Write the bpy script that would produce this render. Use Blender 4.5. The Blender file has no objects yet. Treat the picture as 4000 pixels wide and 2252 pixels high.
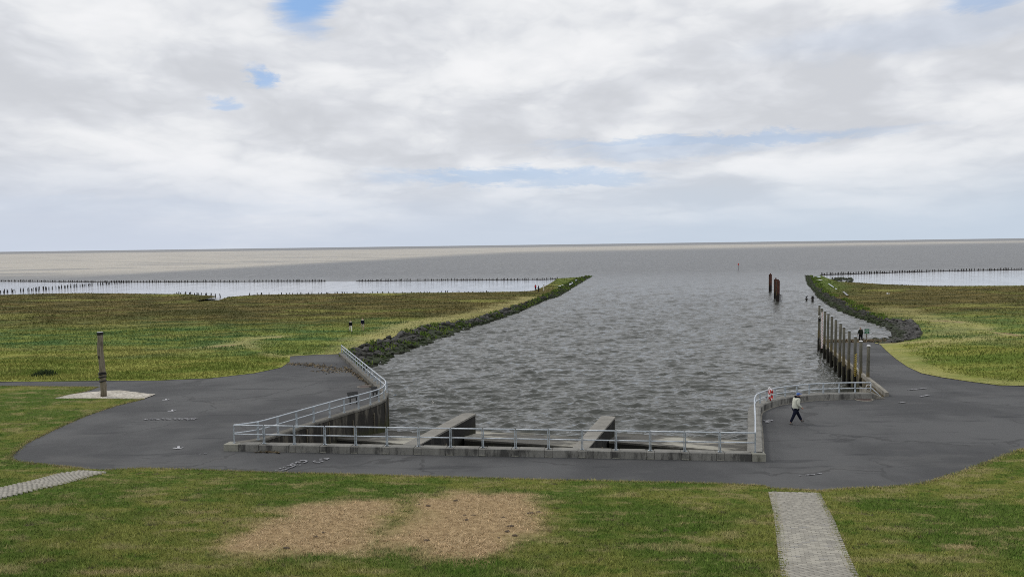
import bpy, bmesh, math, random
import numpy as np
from mathutils import Vector, Matrix, noise as mnoise
from mathutils.geometry import delaunay_2d_cdt

random.seed(7)
rng = np.random.default_rng(7)
S = bpy.context.scene
COL = S.collection
rad = math.radians

# ------------------------------------------------------------------ camera
FPX, PITCH, ROLL, CAMH = 2850.0, rad(3.42), math.atan(0.0132), 10.2
cp, sp, cr, sr = math.cos(PITCH), math.sin(PITCH), math.cos(ROLL), math.sin(ROLL)
cam_d = bpy.data.cameras.new('camera')
cam = bpy.data.objects.new('camera', cam_d)
COL.objects.link(cam)
cam_d.sensor_width = 36.0
cam_d.lens = FPX / 4000 * 36
cam_d.clip_start = 0.5
cam_d.clip_end = 60000
X_, U_, F_ = Vector((1, 0, 0)), Vector((0, sp, cp)), Vector((0, cp, -sp))
cR = X_ * cr - U_ * sr
cU = X_ * sr + U_ * cr
cam.matrix_world = Matrix(((cR.x, cU.x, -F_.x, 0), (cR.y, cU.y, -F_.y, 0), (cR.z, cU.z, -F_.z, CAMH), (0, 0, 0, 1)))
S.camera = cam

# ------------------------------------------------------------------ node helper
class NT:
    def __init__(s, nt):
        s.nt = nt
    def n(s, typ, props=None, **ins):
        nd = s.nt.nodes.new('ShaderNode' + typ)
        for k, v in (props or {}).items():
            setattr(nd, k, v)
        for k, v in ins.items():
            key = int(k[1:]) if k[0] == '_' and k[1:].isdigit() else k.replace('_', ' ')
            sock = nd.inputs[key]
            if isinstance(v, bpy.types.NodeSocket):
                s.nt.links.new(v, sock)
            elif isinstance(v, bpy.types.Node):
                s.nt.links.new(v.outputs[0], sock)
            else:
                sock.default_value = v
        return nd
    def math(s, op, a, b=0.0, c=0.0, clamp=False):
        return s.n('Math', {'operation': op, 'use_clamp': clamp}, _0=a, _1=b, _2=c).outputs[0]
    def vmath(s, op, a, b=(0, 0, 0)):
        nd = s.n('VectorMath', {'operation': op}, _0=a, _1=b)
        return nd.outputs['Value'] if op in ('LENGTH', 'DOT_PRODUCT', 'DISTANCE') else nd.outputs[0]
    def mix(s, f, a, b, blend='MIX'):
        nd = s.nt.nodes.new('ShaderNodeMix')
        nd.data_type = 'RGBA'
        nd.blend_type = blend
        for sock, v in ((nd.inputs[0], f), (nd.inputs[6], a), (nd.inputs[7], b)):
            if isinstance(v, bpy.types.NodeSocket):
                s.nt.links.new(v, sock)
            else:
                sock.default_value = v if not isinstance(v, tuple) or len(v) == 4 else (*v, 1)
        return nd.outputs[2]
    def noise(s, vec, scale, detail=4.0, rough=0.55, dist=0.0):
        return s.n('TexNoise', None, Vector=vec, Scale=scale, Detail=detail, Roughness=rough, Distortion=dist).outputs[0]
    def ss(s, v, a, b, lo=0.0, hi=1.0):
        return s.n('MapRange', {'interpolation_type': 'SMOOTHSTEP'}, Value=v, From_Min=a, From_Max=b, To_Min=lo, To_Max=hi).outputs[0]
    def ramp(s, f, stops):
        nd = s.n('ValToRGB', None, Fac=f)
        e = nd.color_ramp.elements
        while len(e) < len(stops):
            e.new(0.5)
        for el, (p, c) in zip(e, stops):
            el.position = p
            el.color = (*c, 1) if len(c) == 3 else c
        return nd.outputs[0]
    def scalev(s, v, xyz):
        return s.n('Mapping', None, Vector=v, Scale=xyz).outputs[0]

def px_dir(px, py):
    x, y = px - 2000, py - 1126
    xl, yl = x * cr - y * sr, y * cr + x * sr
    return Vector((xl, FPX * cp - yl * sp, -FPX * sp - yl * cp)).normalized()

# ------------------------------------------------------------------ world: nishita sky behind a broken cloud deck
SUN_EL, SUN_AZ = rad(48), rad(-62)          # azimuth from +Y towards +X
world = bpy.data.worlds.new('World')
S.world = world
world.use_nodes = True
W = NT(world.node_tree)
W.nt.nodes.clear()
STR = 0.1
sky = W.n('TexSky', {'sky_type': 'NISHITA', 'sun_disc': False, 'sun_elevation': SUN_EL, 'sun_rotation': SUN_AZ, 'air_density': 1.0, 'dust_density': 1.2, 'ozone_density': 1.0}).outputs[0]
d = W.n('TexCoord').outputs['Generated']
xyz = W.n('SeparateXYZ', None, Vector=d)
zc = W.math('ADD', W.math('MAXIMUM', xyz.outputs[2], 0.0), 0.15)
uv = W.n('CombineXYZ', None, X=W.math('DIVIDE', xyz.outputs[0], zc), Y=W.math('DIVIDE', xyz.outputs[1], zc), Z=0.3).outputs[0]
warp = W.n('TexNoise', None, Vector=uv, Scale=1.3, Detail=3.0).outputs[1]
uvw = W.vmath('ADD', uv, W.vmath('MULTIPLY', W.vmath('SUBTRACT', warp, (.5, .5, .5)), (.5, .5, 0)))
pz = W.math('MULTIPLY', W.math('POWER', W.math('ADD', W.math('MAXIMUM', xyz.outputs[2], 0.0), .015), .6), 2.3)
puff = W.n('CombineXYZ', None, X=xyz.outputs[0], Y=xyz.outputs[1], Z=pz).outputs[0]
puff = W.vmath('ADD', puff, W.vmath('MULTIPLY', W.vmath('SUBTRACT', W.n('TexNoise', None, Vector=puff, Scale=5.0, Detail=4.0).outputs[1], (.5, .5, .5)), (.12, .12, .12)))
big = W.noise(uvw, 0.62, 2.0, .5)
mid = W.noise(W.vmath('ADD', puff, (7.3, 2.1, 0.4)), 4.2, 10.0, .52)
fine = W.noise(W.vmath('ADD', puff, (1.3, 9.1, 0)), 11.0, 8.0, .55)
bil = 0.0
for sc_b, am_b, off_b in ((4.5, .50, (3, 1, .2)), (9.5, .28, (8, 5, 1)), (21.0, .15, (2, 7, 3)), (46.0, .07, (5, 2, 6))):
    nb = W.noise(W.vmath('ADD', puff, off_b), sc_b, 1.0, .5)
    bil = W.math('ADD', bil, W.math('MULTIPLY', W.math('ABSOLUTE', W.math('SUBTRACT', W.math('MULTIPLY', nb, 4.0), 2.0)), am_b))
lum = W.math('ADD', W.math('MULTIPLY', big, 0.62), W.math('ADD', W.math('MULTIPLY', mid, 0.60), W.math('MULTIPLY', fine, 0.12)))
lum = W.math('ADD', lum, W.math('MULTIPLY', W.math('SUBTRACT', bil, .55), .24))
cloud = W.ramp(W.ss(lum, 0.46, 0.80), [(0.0, (6.2, 6.4, 6.8)), (0.3, (7.1, 7.3, 7.7)), (0.6, (8.1, 8.25, 8.5)), (1.0, (9.1, 9.15, 9.3))])
# directions in which the deck is open or thin (px of the gap, half width, half height, openness)
nz = W.vmath('MULTIPLY', W.vmath('SUBTRACT', W.n('TexNoise', None, Vector=uvw, Scale=5.0, Detail=8.0, Roughness=.65).outputs[1], (.5, .5, .5)), (.11, .08, .045))
dd = W.vmath('ADD', d, nz)
gap = None
for (gx, gy, gw, gh, op) in ((1175, -30, .038, .040, 1.0), (1000, 305, .016, .014, .75), (885, 410, .022, .008, .5), (1960, 690, .15, .011, .62),
                             (2250, 705, .10, .009, .55), (2800, 545, .20, .008, .45), (3830, -15, .04, .016, .55), (3550, 130, .16, .02, .15), (500, 810, .3, .012, .15), (2600, 585, .12, .012, .3)):
    g0 = px_dir(gx, gy)
    q = W.vmath('LENGTH', W.vmath('MULTIPLY', W.vmath('SUBTRACT', dd, tuple(g0)), (1 / gw, 1 / gw, 1 / gh)))
    m = W.ss(q, 1.5, 0.45, 0.0, op)
    gap = m if gap is None else W.math('MAXIMUM', gap, m)
away = W.ss(xyz.outputs[1], .3, -.1)                      # behind the viewer the deck is broken at random
gap = W.math('MAXIMUM', gap, W.math('MULTIPLY', away, W.ss(mid, .38, .30)))
blue = W.mix(0.6, sky, (2.6, 4.9, 8.9))
col = W.mix(gap, cloud, blue)
hz = W.ss(xyz.outputs[2], 0.16, 0.0)
hz = W.math('MULTIPLY', hz, W.ss(W.math('ADD', xyz.outputs[2], W.math('MULTIPLY', W.math('SUBTRACT', mid, .5), .22)), .15, .0, .35, 1.0))
hcol = W.mix(W.ss(xyz.outputs[0], -.5, .5), (5.9, 6.5, 7.6), (5.6, 6.45, 7.5))
col = W.mix(W.math('MULTIPLY', hz, .95), col, hcol)
bg = W.n('Background', None, Color=col, Strength=STR)
W.nt.links.new(bg.outputs[0], W.n('OutputWorld').inputs[0])

sun_d = bpy.data.lights.new('sun', 'SUN')
sun_d.energy = 1.1
sun_d.angle = rad(14)
sun_d.color = (1, .95, .87)
sun = bpy.data.objects.new('sun', sun_d)
COL.objects.link(sun)
sd = Vector((math.sin(SUN_AZ) * math.cos(SUN_EL), math.cos(SUN_AZ) * math.cos(SUN_EL), math.sin(SUN_EL)))
sun.rotation_euler = sd.to_track_quat('Z', 'Y').to_euler()
sun.location = (0, 0, 60)

S.view_settings.view_transform = 'Standard'
S.view_settings.look = 'None'
S.view_settings.gamma = 1
S.view_settings.use_curve_mapping = False
S.view_settings.exposure = 0.0
S.cycles.filter_width = 1.0
S.cycles.max_bounces = 5
S.cycles.diffuse_bounces = 2
S.cycles.use_denoising = False

# ------------------------------------------------------------------ ground heights (z = 0 near the outlet, sloping to the sea)
WL = -2.45
def interp(v, xs, ys):
    return np.interp(v, xs, ys)
def z_plaza(x, y):
    return -.03 * (np.asarray(y, float) - 36)
def z_asph(x, y):
    x, y = np.asarray(x, float), np.asarray(y, float)
    rp = interp(y, [52, 92], [-.48, -2.3])
    return np.where((x > 18) & (y > 52), rp, z_plaza(x, y))
def z_marsh(x, y):
    return interp(y, [0, 80, 102, 198, 310], [1.08, -1.32, -1.5, -1.92, -1.95])
def z_right(x, y):
    return interp(y, [0, 52, 75, 92, 130, 290], [1.08, -.48, -1.2, -1.55, -1.72, -1.85])
TOE = ((-17.3, 33.1), (-.134, -.991))
def z_lawn(x, y):
    x, y = np.asarray(x, float), np.asarray(y, float)
    t = TOE[1][0] * (x - TOE[0][0]) + TOE[1][1] * (y - TOE[0][1])
    sp_ = np.where(t > 8, t, np.log1p(np.exp(np.clip(t, -40, 8) * 1.4)) / 1.4)
    return z_plaza(x, y) + .03 + .115 * np.minimum(sp_, 24)
def hit(px, py, zf):
    dv = px_dir(px, py)
    f = (lambda t: CAMH + dv.z * t - float(zf(dv.x * t, dv.y * t))) if callable(zf) else (lambda t: CAMH + dv.z * t - zf)
    t = 4.0
    while f(t) > 0 and t < 30000:
        t *= 1.02
    a, b = t / 1.02, t
    for _ in range(40):
        m = (a + b) / 2
        if f(m) > 0: a = m
        else: b = m
    return Vector((dv.x * b, dv.y * b, CAMH + dv.z * b))
def proj(v):
    z = v[2] - CAMH
    fx = v[1] * cp - z * sp
    up = v[1] * sp + z * cp
    xl, yl = v[0] / fx * FPX, -up / fx * FPX
    return 2000 + xl * cr + yl * sr, 1126 + yl * cr - xl * sr
def hits(lst, zf):
    return [hit(a, b, zf) for a, b in lst]
def xy(lst):
    return [(v[0], v[1]) for v in lst]

# numpy value noise (fbm)
def vnoise(x, y, seed=0):
    xi, yi = np.floor(x).astype(np.int64), np.floor(y).astype(np.int64)
    xf, yf = x - xi, y - yi
    def h(a, b):
        n = (a * 374761393 + b * 668265263 + seed * 1442695041) & 0xffffffff
        n = ((n ^ (n >> 13)) * 1274126177) & 0xffffffff
        return ((n ^ (n >> 16)) & 0xffff) / 65535.0
    u, v = xf * xf * (3 - 2 * xf), yf * yf * (3 - 2 * yf)
    return (h(xi, yi) * (1 - u) + h(xi + 1, yi) * u) * (1 - v) + (h(xi, yi + 1) * (1 - u) + h(xi + 1, yi + 1) * u) * v
def fbm(x, y, seed=0, oct=4):
    r, a, tot = 0, 1.0, 0
    for o in range(oct):
        r = r + a * vnoise(x * 2 ** o + 17.3 * o, y * 2 ** o - 9.1 * o, seed + o)
        tot += a
        a *= .5
    return r / tot
def inside(x, y, poly):
    c = np.zeros(x.shape, bool)
    n = len(poly)
    for i in range(n):
        (x1, y1), (x2, y2) = poly[i], poly[(i + 1) % n]
        if y1 == y2: continue
        cond = (y1 > y) != (y2 > y)
        c ^= cond & (x < (x2 - x1) * (y - y1) / (y2 - y1) + x1)
    return c
def dist_line(x, y, pts, closed=False):
    best = np.full(x.shape, 1e9)
    n = len(pts)
    for i in range(n if closed else n - 1):
        (x1, y1), (x2, y2) = pts[i], pts[(i + 1) % n]
        dx, dy = x2 - x1, y2 - y1
        L = dx * dx + dy * dy + 1e-9
        t = np.clip(((x - x1) * dx + (y - y1) * dy) / L, 0, 1)
        best = np.minimum(best, np.hypot(x - x1 - t * dx, y - y1 - t * dy))
    return best
def densify(pts, step, closed=True, jit=0.0):
    out = []
    n = len(pts)
    for i in range(n if closed else n - 1):
        a, b = pts[i], pts[(i + 1) % n]
        k = max(1, int(math.hypot(b[0] - a[0], b[1] - a[1]) / step))
        for j in range(k):
            t = j / k
            p = (a[0] + (b[0] - a[0]) * t, a[1] + (b[1] - a[1]) * t)
            if jit and j:
                p = (p[0] + random.uniform(-jit, jit), p[1] + random.uniform(-jit, jit))
            out.append(p)
    if not closed: out.append(tuple(pts[-1][:2]))
    return out

# ------------------------------------------------------------------ object helpers
def link(o, parent=None):
    COL.objects.link(o)
    if parent is not None: o.parent = parent
    return o
def tag(o, label=None, cat=None, group=None, kind=None):
    if label: o['label'] = label
    if cat: o['category'] = cat
    if group: o['group'] = group
    if kind: o['kind'] = kind
    return o
def empty(name, loc, label, cat, group=None, rz=0.0):
    o = bpy.data.objects.new(name, None)
    o.location = loc
    o.rotation_euler = (0, 0, rz)
    link(o)
    return tag(o, label, cat, group)
def mesh_np(name, verts, faces, mat, parent=None, smooth=False, attrs=None, kind=None):
    me = bpy.data.meshes.new(name)
    verts = np.asarray(verts, np.float32)
    faces = np.asarray(faces, np.int32)
    nv, (nf, k) = len(verts), faces.shape
    me.vertices.add(nv)
    me.vertices.foreach_set('co', verts.ravel())
    me.loops.add(nf * k)
    me.loops.foreach_set('vertex_index', faces.ravel())
    me.polygons.add(nf)
    me.polygons.foreach_set('loop_start', np.arange(0, nf * k, k, dtype=np.int32))
    me.polygons.foreach_set('loop_total', np.full(nf, k, np.int32))
    if smooth: me.polygons.foreach_set('use_smooth', np.ones(nf, bool))
    me.update()
    for an, av in (attrs or {}).items():
        at = me.attributes.new(an, 'FLOAT', 'POINT')
        at.data.foreach_set('value', np.asarray(av, np.float32))
    me.materials.append(mat)
    o = bpy.data.objects.new(name, me)
    link(o, parent)
    if kind: o['kind'] = kind
    return o
class MB:
    """collects simple shapes into one mesh"""
    def __init__(s):
        s.bm = bmesh.new()
    def box(s, c, size, rz=0.0, M=None, bev=0.0):
        r = bmesh.ops.create_cube(s.bm, size=1.0)
        m = Matrix.Translation(c) @ Matrix.Rotation(rz, 4, 'Z') @ Matrix.Diagonal((*size, 1))
        if M is not None: m = M @ m
        bmesh.ops.transform(s.bm, matrix=m, verts=r['verts'])
        if bev:
            ed = list({e for v in r['verts'] for e in v.link_edges})
            bmesh.ops.bevel(s.bm, geom=ed, offset=bev, segments=1, affect='EDGES')
        return s
    def tube(s, pts, r, seg=8, caps=True, flat=None):
        pts = [Vector(p) for p in pts]
        rings = []
        n = len(pts)
        for i, p in enumerate(pts):
            t = (pts[min(i + 1, n - 1)] - pts[max(i - 1, 0)]).normalized()
            up = Vector((0, 0, 1)) if abs(t.z) < .95 else Vector((0, 1, 0))
            a = t.cross(up).normalized()
            b = a.cross(t).normalized()
            rr = r[i] if isinstance(r, (list, tuple)) else r
            rings.append([s.bm.verts.new(p + a * math.cos(2 * math.pi * k / seg) * rr + b * math.sin(2 * math.pi * k / seg) * rr * (flat or 1)) for k in range(seg)])
        for i in range(n - 1):
            for k in range(seg):
                s.bm.faces.new((rings[i][k], rings[i][(k + 1) % seg], rings[i + 1][(k + 1) % seg], rings[i + 1][k]))
        if caps:
            s.bm.faces.new(rings[0][::-1])
            s.bm.faces.new(rings[-1])
        return s
    def poly(s, vs):
        s.bm.faces.new([s.bm.verts.new(v) for v in vs])
        return s
    def prism(s, pts, z0, z1):
        a = [s.bm.verts.new((p[0], p[1], z0 if not callable(z0) else z0(p[0], p[1]))) for p in pts]
        b = [s.bm.verts.new((p[0], p[1], p[2] if len(p) > 2 else z1)) for p in pts]
        n = len(pts)
        for i in range(n):
            s.bm.faces.new((a[i], a[(i + 1) % n], b[(i + 1) % n], b[i]))
        s.bm.faces.new(b)
        s.bm.faces.new(a[::-1])
        return s
    def ico(s, c, size, sub=1, jit=0.0, rot=None):
        r = bmesh.ops.create_icosphere(s.bm, subdivisions=sub, radius=1.0)
        for v in r['verts']:
            v.co *= 1 + random.uniform(-jit, jit)
        m = Matrix.Translation(c) @ (rot or Matrix()) @ Matrix.Diagonal((*size, 1))
        bmesh.ops.transform(s.bm, matrix=m, verts=r['verts'])
        return s
    def build(s, name, mat, parent=None, smooth=False, kind=None, recalc=True):
        if recalc: bmesh.ops.recalc_face_normals(s.bm, faces=s.bm.faces)
        me = bpy.data.meshes.new(name)
        s.bm.to_mesh(me)
        s.bm.free()
        if smooth:
            me.polygons.foreach_set('use_smooth', np.ones(len(me.polygons), bool))
        me.materials.append(mat)
        o = bpy.data.objects.new(name, me)
        link(o, parent)
        if kind: o['kind'] = kind
        return o
def copy_tree(o, parent=None):
    c = o.copy()
    link(c)
    if parent is not None: c.parent = parent
    for ch in list(o.children):
        copy_tree(ch, c)
    return c

# ------------------------------------------------------------------ materials
def material(name):
    m = bpy.data.materials.new(name)
    m.use_nodes = True
    T = NT(m.node_tree)
    T.nt.nodes.clear()
    T.out = T.n('OutputMaterial')
    T.pos = T.n('NewGeometry').outputs['Position']
    T.obj = T.n('TexCoord').outputs['Object']
    return m, T
def finish(T, color, rough=0.9, bump=None, bstr=0.3, bdist=0.02, spec=0.3, metal=0.0, normal=None, **kw):
    ins = dict(Base_Color=color if not isinstance(color, tuple) else (*color[:3], 1), Roughness=rough, Metallic=metal)
    b = T.n('BsdfPrincipled', None, **ins)
    b.inputs['Specular IOR Level'].default_value = spec
    for k, v in kw.items():
        b.inputs[k].default_value = v
    if bump is not None:
        bn = T.n('Bump', None, Strength=bstr, Distance=bdist, Height=bump)
        T.nt.links.new(bn.outputs[0], b.inputs['Normal'])
    elif normal is not None:
        T.nt.links.new(normal, b.inputs['Normal'])
    T.nt.links.new(b.outputs[0], T.out.inputs[0])
    return b
def simple(name, color, rough=.8, var=.15, scale=8, spec=.3, metal=0.0, bump=.2):
    m, T = material(name)
    f = T.noise(T.obj, scale, 5)
    c = T.mix(T.ss(f, .3, .7), tuple(v * (1 - var) for v in color), tuple(min(1, v * (1 + var)) for v in color))
    finish(T, c, rough, T.noise(T.obj, scale * 4, 3), bump, .01, spec, metal)
    return m

# asphalt
M_ASPH, T = material('asphalt')
n1 = T.noise(T.pos, .12, 4, .6)
n2 = T.noise(T.scalev(T.pos, (.25, 1.2, 1)), .8, 6, .65)
n3 = T.noise(T.pos, 30, 3, .7)
c = T.mix(T.ss(n1, .40, .60), (.066, .067, .069), (.100, .101, .102))
n4 = T.noise(T.scalev(T.vmath('ADD', T.pos, (9, 4, 0)), (.35, 1.0, 1)), .35, 6, .6)
c = T.mix(T.ss(n4, .56, .66, 0, .45), c, (.115, .114, .112))
c = T.mix(T.ss(n2, .56, .68, 0, .6), c, (.036, .037, .040))
c = T.mix(T.ss(n2, .40, .32, 0, .3), c, (.12, .12, .118))
ck = T.n('TexVoronoi', {'feature': 'DISTANCE_TO_EDGE'}, Vector=T.vmath('ADD', T.pos, T.vmath('MULTIPLY', T.n('TexNoise', None, Vector=T.pos, Scale=.7, Detail=5.0).outputs[1], (3, 3, 0))), Scale=.11).outputs[0]
c = T.mix(T.math('MULTIPLY', T.ss(ck, .012, .004, 0, .38), T.ss(n1, .46, .54)), c, (.022, .022, .022))
c = T.mix(T.ss(n3, .55, .8, 0, .5), c, (.15, .15, .15))
c = T.mix(T.ss(n3, .45, .25, 0, .6), c, (.03, .03, .032))
finish(T, c, .92, n3, .35, .01, .25)

# concrete (weathered, with black algae streaks running down the faces)
def concrete(name, base, dark, streak=.5, green=0.0, lich=.15):
    m, T = material(name)
    a = T.noise(T.pos, 1.1, 6, .65)
    g = T.noise(T.pos, 14, 4, .7)
    st = T.noise(T.scalev(T.pos, (1.5, 1.5, .35)), .9, 7, .72)
    c = T.mix(T.ss(a, .3, .7), tuple(v * .8 for v in base), tuple(v * 1.15 for v in base))
    c = T.mix(T.ss(g, .5, .75, 0, .5), c, tuple(min(1, v * 1.5) for v in base))
    nz_ = T.math('ABSOLUTE', T.n('SeparateXYZ', None, Vector=T.n('NewGeometry').outputs['True Normal']).outputs[2])
    c = T.mix(T.math('MULTIPLY', T.ss(st, .62 - streak * .4, .72 - streak * .3, 0, .88), T.ss(nz_, .9, .5, .25, 1.0)), c, dark)
    if lich: c = T.mix(T.ss(T.noise(T.pos, 3.3, 5, .7), .66, .74, 0, lich * 3), c, (.20, .16, .06))
    if green:
        z = T.n('SeparateXYZ', None, Vector=T.pos).outputs[2]
        z = T.math('ADD', z, T.math('MULTIPLY', T.math('SUBTRACT', st, .5), 2.2))
        c = T.mix(T.ss(z, -1.0, -2.0, 0, green), c, (.055, .06, .018))
    finish(T, c, .92, g, .5, .02, .2)
    return m
M_CONC = concrete('parapet_concrete', (.23, .225, .205), (.055, .054, .052), .42, 0, .2)
M_CAP = concrete('coping_concrete', (.25, .235, .20), (.10, .095, .085), .2, 0, .35)
M_CAPL = concrete('quay_coping', (.155, .148, .13), (.07, .066, .058), .3, 0, .3)
M_WALL = concrete('quay_concrete', (.125, .115, .095), (.022, .021, .02), .62, .8, .1)
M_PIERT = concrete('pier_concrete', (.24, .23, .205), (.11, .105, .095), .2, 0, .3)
M_PIERS = concrete('shaded_concrete', (.07, .066, .058), (.014, .014, .014), .75, .3, 0)  # shade of the outlet pit painted in as near-black colour, plus algae streaks
M_APRON = None
m, T = material('apron_concrete')
a = T.noise(T.pos, .28, 4, .6)
g = T.noise(T.pos, 7, 5, .7)
v = T.noise(T.scalev(T.pos, (.5, 2, 1)), 1.4, 5, .7)
c = T.mix(T.ss(a, .47, .60), (.085, .081, .070), (.36, .345, .29))
c = T.mix(T.ss(v, .5, .75, 0, .7), c, (.12, .112, .095))
c = T.mix(T.ss(g, .5, .8, 0, .35), c, (.42, .40, .35))
zz = T.n('SeparateXYZ', None, Vector=T.pos).outputs[2]
c = T.mix(T.ss(zz, -2.1, -2.4, 0, .7), c, (.05, .048, .035))
finish(T, c, .85, g, .4, .02, .3)
M_APRON = m
M_STRIP = concrete('joint_concrete', (.15, .132, .098), (.05, .045, .035), .35, .6, .2)

# galvanised steel
M_GALV, T = material('galvanised_steel')
a = T.noise(T.pos, 5, 5, .7)
c = T.mix(T.ss(a, .35, .65), (.44, .48, .52), (.58, .62, .66))
c = T.mix(T.ss(T.noise(T.pos, 9, 4, .8), .72, .8, 0, .7), c, (.25, .11, .04))
finish(T, c, .5, a, .1, .005, .5, .25)
M_GALVB = simple('galvanised_post', (.37, .41, .44), .6, .3, 6, .4, .2)

# lawn: greens, olive, straw; colour from world position plus a per-vertex straw mask
def grass_color(T, kind):
    p = T.n('CombineXYZ', None, X=T.n('SeparateXYZ', None, Vector=T.pos).outputs[0], Y=T.n('SeparateXYZ', None, Vector=T.pos).outputs[1], Z=0.0).outputs[0]
    rnd = T.n('Attribute', {'attribute_name': 'rnd'}).outputs['Fac']
    straw = T.n('Attribute', {'attribute_name': 'straw'}).outputs['Fac']
    if kind == 'lawn':
        a = T.noise(p, .16, 4, .6)
        b = T.noise(T.scalev(p, (.7, 1.3, 1)), .75, 5, .65)
        e = T.noise(p, 3.5, 4, .7)
        c = T.mix(T.ss(a, .42, .58), (.115, .180, .036), (.235, .255, .066))
        c = T.mix(T.ss(b, .52, .62, 0, .75), c, (.36, .32, .15))
        c = T.mix(T.ss(b, .46, .38, 0, .75), c, (.085, .165, .024))
        c = T.mix(T.ss(T.noise(T.vmath('ADD', p, (31, 7, 0)), 1.3, 5, .7), .59, .66, 0, .8), c, (.11, .095, .06))
        c = T.mix(T.ss(e, .54, .68, 0, .5), c, (.36, .38, .15))
        c = T.mix(T.ss(e, .45, .33, 0, .65), c, (.045, .07, .018))
        s = T.mix(T.ss(e, .3, .7), (.36, .255, .145), (.63, .475, .29))
        s = T.mix(T.ss(T.noise(p, 1.6, 4, .7), .64, .74, 0, .7), s, (.20, .135, .08))
        c = T.mix(straw, c, s)
    else:
        sx = T.n('SeparateXYZ', None, Vector=T.pos)
        y = sx.outputs[1]
        a = T.noise(T.scalev(p, (.4, 1, 1)), .10, 4, .6)
        b = T.noise(T.scalev(p, (.35, 1, 1)), .28, 5, .65)
        e = T.noise(p, 1.1, 4, .7)
        big = T.noise(T.scalev(T.vmath('ADD', p, (50, 20, 0)), (.5, 1, 1)), .055, 3, .5)
        near = T.mix(T.ss(b, .42, .58), (.160, .205, .040), (.275, .285, .070))
        near = T.mix(T.ss(big, .5, .62, 0, .6), near, (.105, .165, .030))
        midc = T.mix(T.ss(b, .42, .58), (.085, .150, .046), (.21, .25, .062))
        midc = T.mix(T.ss(big, .48, .36, 0, .7), midc, (.29, .265, .08))
        far = T.mix(T.ss(b, .42, .58), (.085, .080, .030), (.165, .135, .050))
        far = T.mix(T.ss(a, .52, .64, 0, .6), far, (.150, .185, .044))
        far = T.mix(T.ss(big, .46, .36, 0, .7), far, (.075, .080, .026))
        yy = T.math('ADD', y, T.math('MULTIPLY', T.math('SUBTRACT', a, .5), 70.0))
        c = T.mix(T.ss(yy, 72, 86), near, midc)
        c = T.mix(T.ss(yy, 98, 128), c, far)
        jet = T.math('MULTIPLY', T.ss(sx.outputs[0], 8, 16), T.ss(sx.outputs[0], 70, 50))
        c = T.mix(T.math('MULTIPLY', jet, T.ss(y, 185, 215, 0, .85)), c, T.mix(T.ss(e, .4, .6), (.085, .135, .030), (.16, .20, .045)))
        c = T.mix(T.math('MULTIPLY', T.ss(sx.outputs[0], 68, 74), T.math('MULTIPLY', T.ss(y, 150, 190, 0, .8), T.ss(T.math('SUBTRACT', sx.outputs[0], T.math('MULTIPLY', y, .40)), 16, 6))), c, (.10, .155, .035))
        c = T.mix(T.ss(a, .58, .66, 0, .5), c, (.34, .31, .10))
        c = T.mix(T.ss(e, .40, .22, 0, .4), c, (.045, .06, .02))
        c = T.mix(T.ss(e, .60, .80, 0, .35), c, (.29, .265, .11))
        s = T.mix(T.ss(e, .3, .7), (.33, .31, .12), (.52, .46, .22))
        s = T.mix(T.ss(straw, .78, .95), s, T.mix(T.ss(e, .4, .6), (.20, .135, .085), (.34, .25, .17)))
        c = T.mix(straw, c, s)
    kk = 1.0 if kind == 'lawn' else .2
    c = T.mix(T.math('MULTIPLY', T.math('SUBTRACT', rnd, .5), kk), c, T.mix(1.0, c, (1.9, 1.75, 1.6, 1), 'MULTIPLY'))
    c = T.mix(T.math('MULTIPLY', T.math('SUBTRACT', .5, rnd), 1.1 * kk), c, T.mix(1.0, c, (.35, .42, .4, 1), 'MULTIPLY'))
    return c
def grass_mat(name, kind, blade):
    m, T = material(name)
    c = grass_color(T, kind)
    if blade:
        nn = T.vmath('NORMALIZE', T.vmath('ADD', T.n('NewGeometry').outputs['Normal'], (0, 0, 1.2)))
        finish(T, c, .85, spec=.03, normal=nn)
    else:
        c = T.mix(1.0, c, (.7, .68, .62, 1) if kind == 'lawn' else (.96, .95, .92, 1), 'MULTIPLY')
        finish(T, c, .95, T.noise(T.pos, 18, 4, .7), .8, .05, .05)
    return m
M_LAWN, M_LAWNB = grass_mat('lawn_soil', 'lawn', False), grass_mat('lawn_blade', 'lawn', True)
M_MARSH, M_MARSHB = grass_mat('marsh_soil', 'marsh', False), grass_mat('marsh_blade', 'marsh', True)

# water: silty, wind-roughened; 'calm' marks the sheltered shallows between the groynes and the shore
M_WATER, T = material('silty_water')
calm = T.n('Attribute', {'attribute_name': 'calm'}).outputs['Fac']
far = T.n('Attribute', {'attribute_name': 'far'}).outputs['Fac']
sx = T.n('SeparateXYZ', None, Vector=T.pos)
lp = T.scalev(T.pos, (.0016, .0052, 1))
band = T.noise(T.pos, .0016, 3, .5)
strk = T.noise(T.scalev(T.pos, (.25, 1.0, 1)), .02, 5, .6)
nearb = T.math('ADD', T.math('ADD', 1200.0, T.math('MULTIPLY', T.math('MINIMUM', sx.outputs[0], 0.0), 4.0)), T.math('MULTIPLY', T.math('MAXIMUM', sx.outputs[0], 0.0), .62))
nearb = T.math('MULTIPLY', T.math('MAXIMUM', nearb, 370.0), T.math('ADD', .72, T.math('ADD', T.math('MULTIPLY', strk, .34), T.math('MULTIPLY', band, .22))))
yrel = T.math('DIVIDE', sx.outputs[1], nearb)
sunlit_band = T.math('MULTIPLY', T.ss(T.math('ADD', yrel, T.math('MULTIPLY', T.math('SUBTRACT', strk, .5), .9)), .78, 1.3), T.ss(T.math('ADD', sx.outputs[1], T.math('MULTIPLY', T.math('SUBTRACT', band, .5), 1500.0)), 4300, 2700))
sunlit_band = T.math('MULTIPLY', sunlit_band, T.ss(strk, .60, .54, .35, 1.0))
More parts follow.
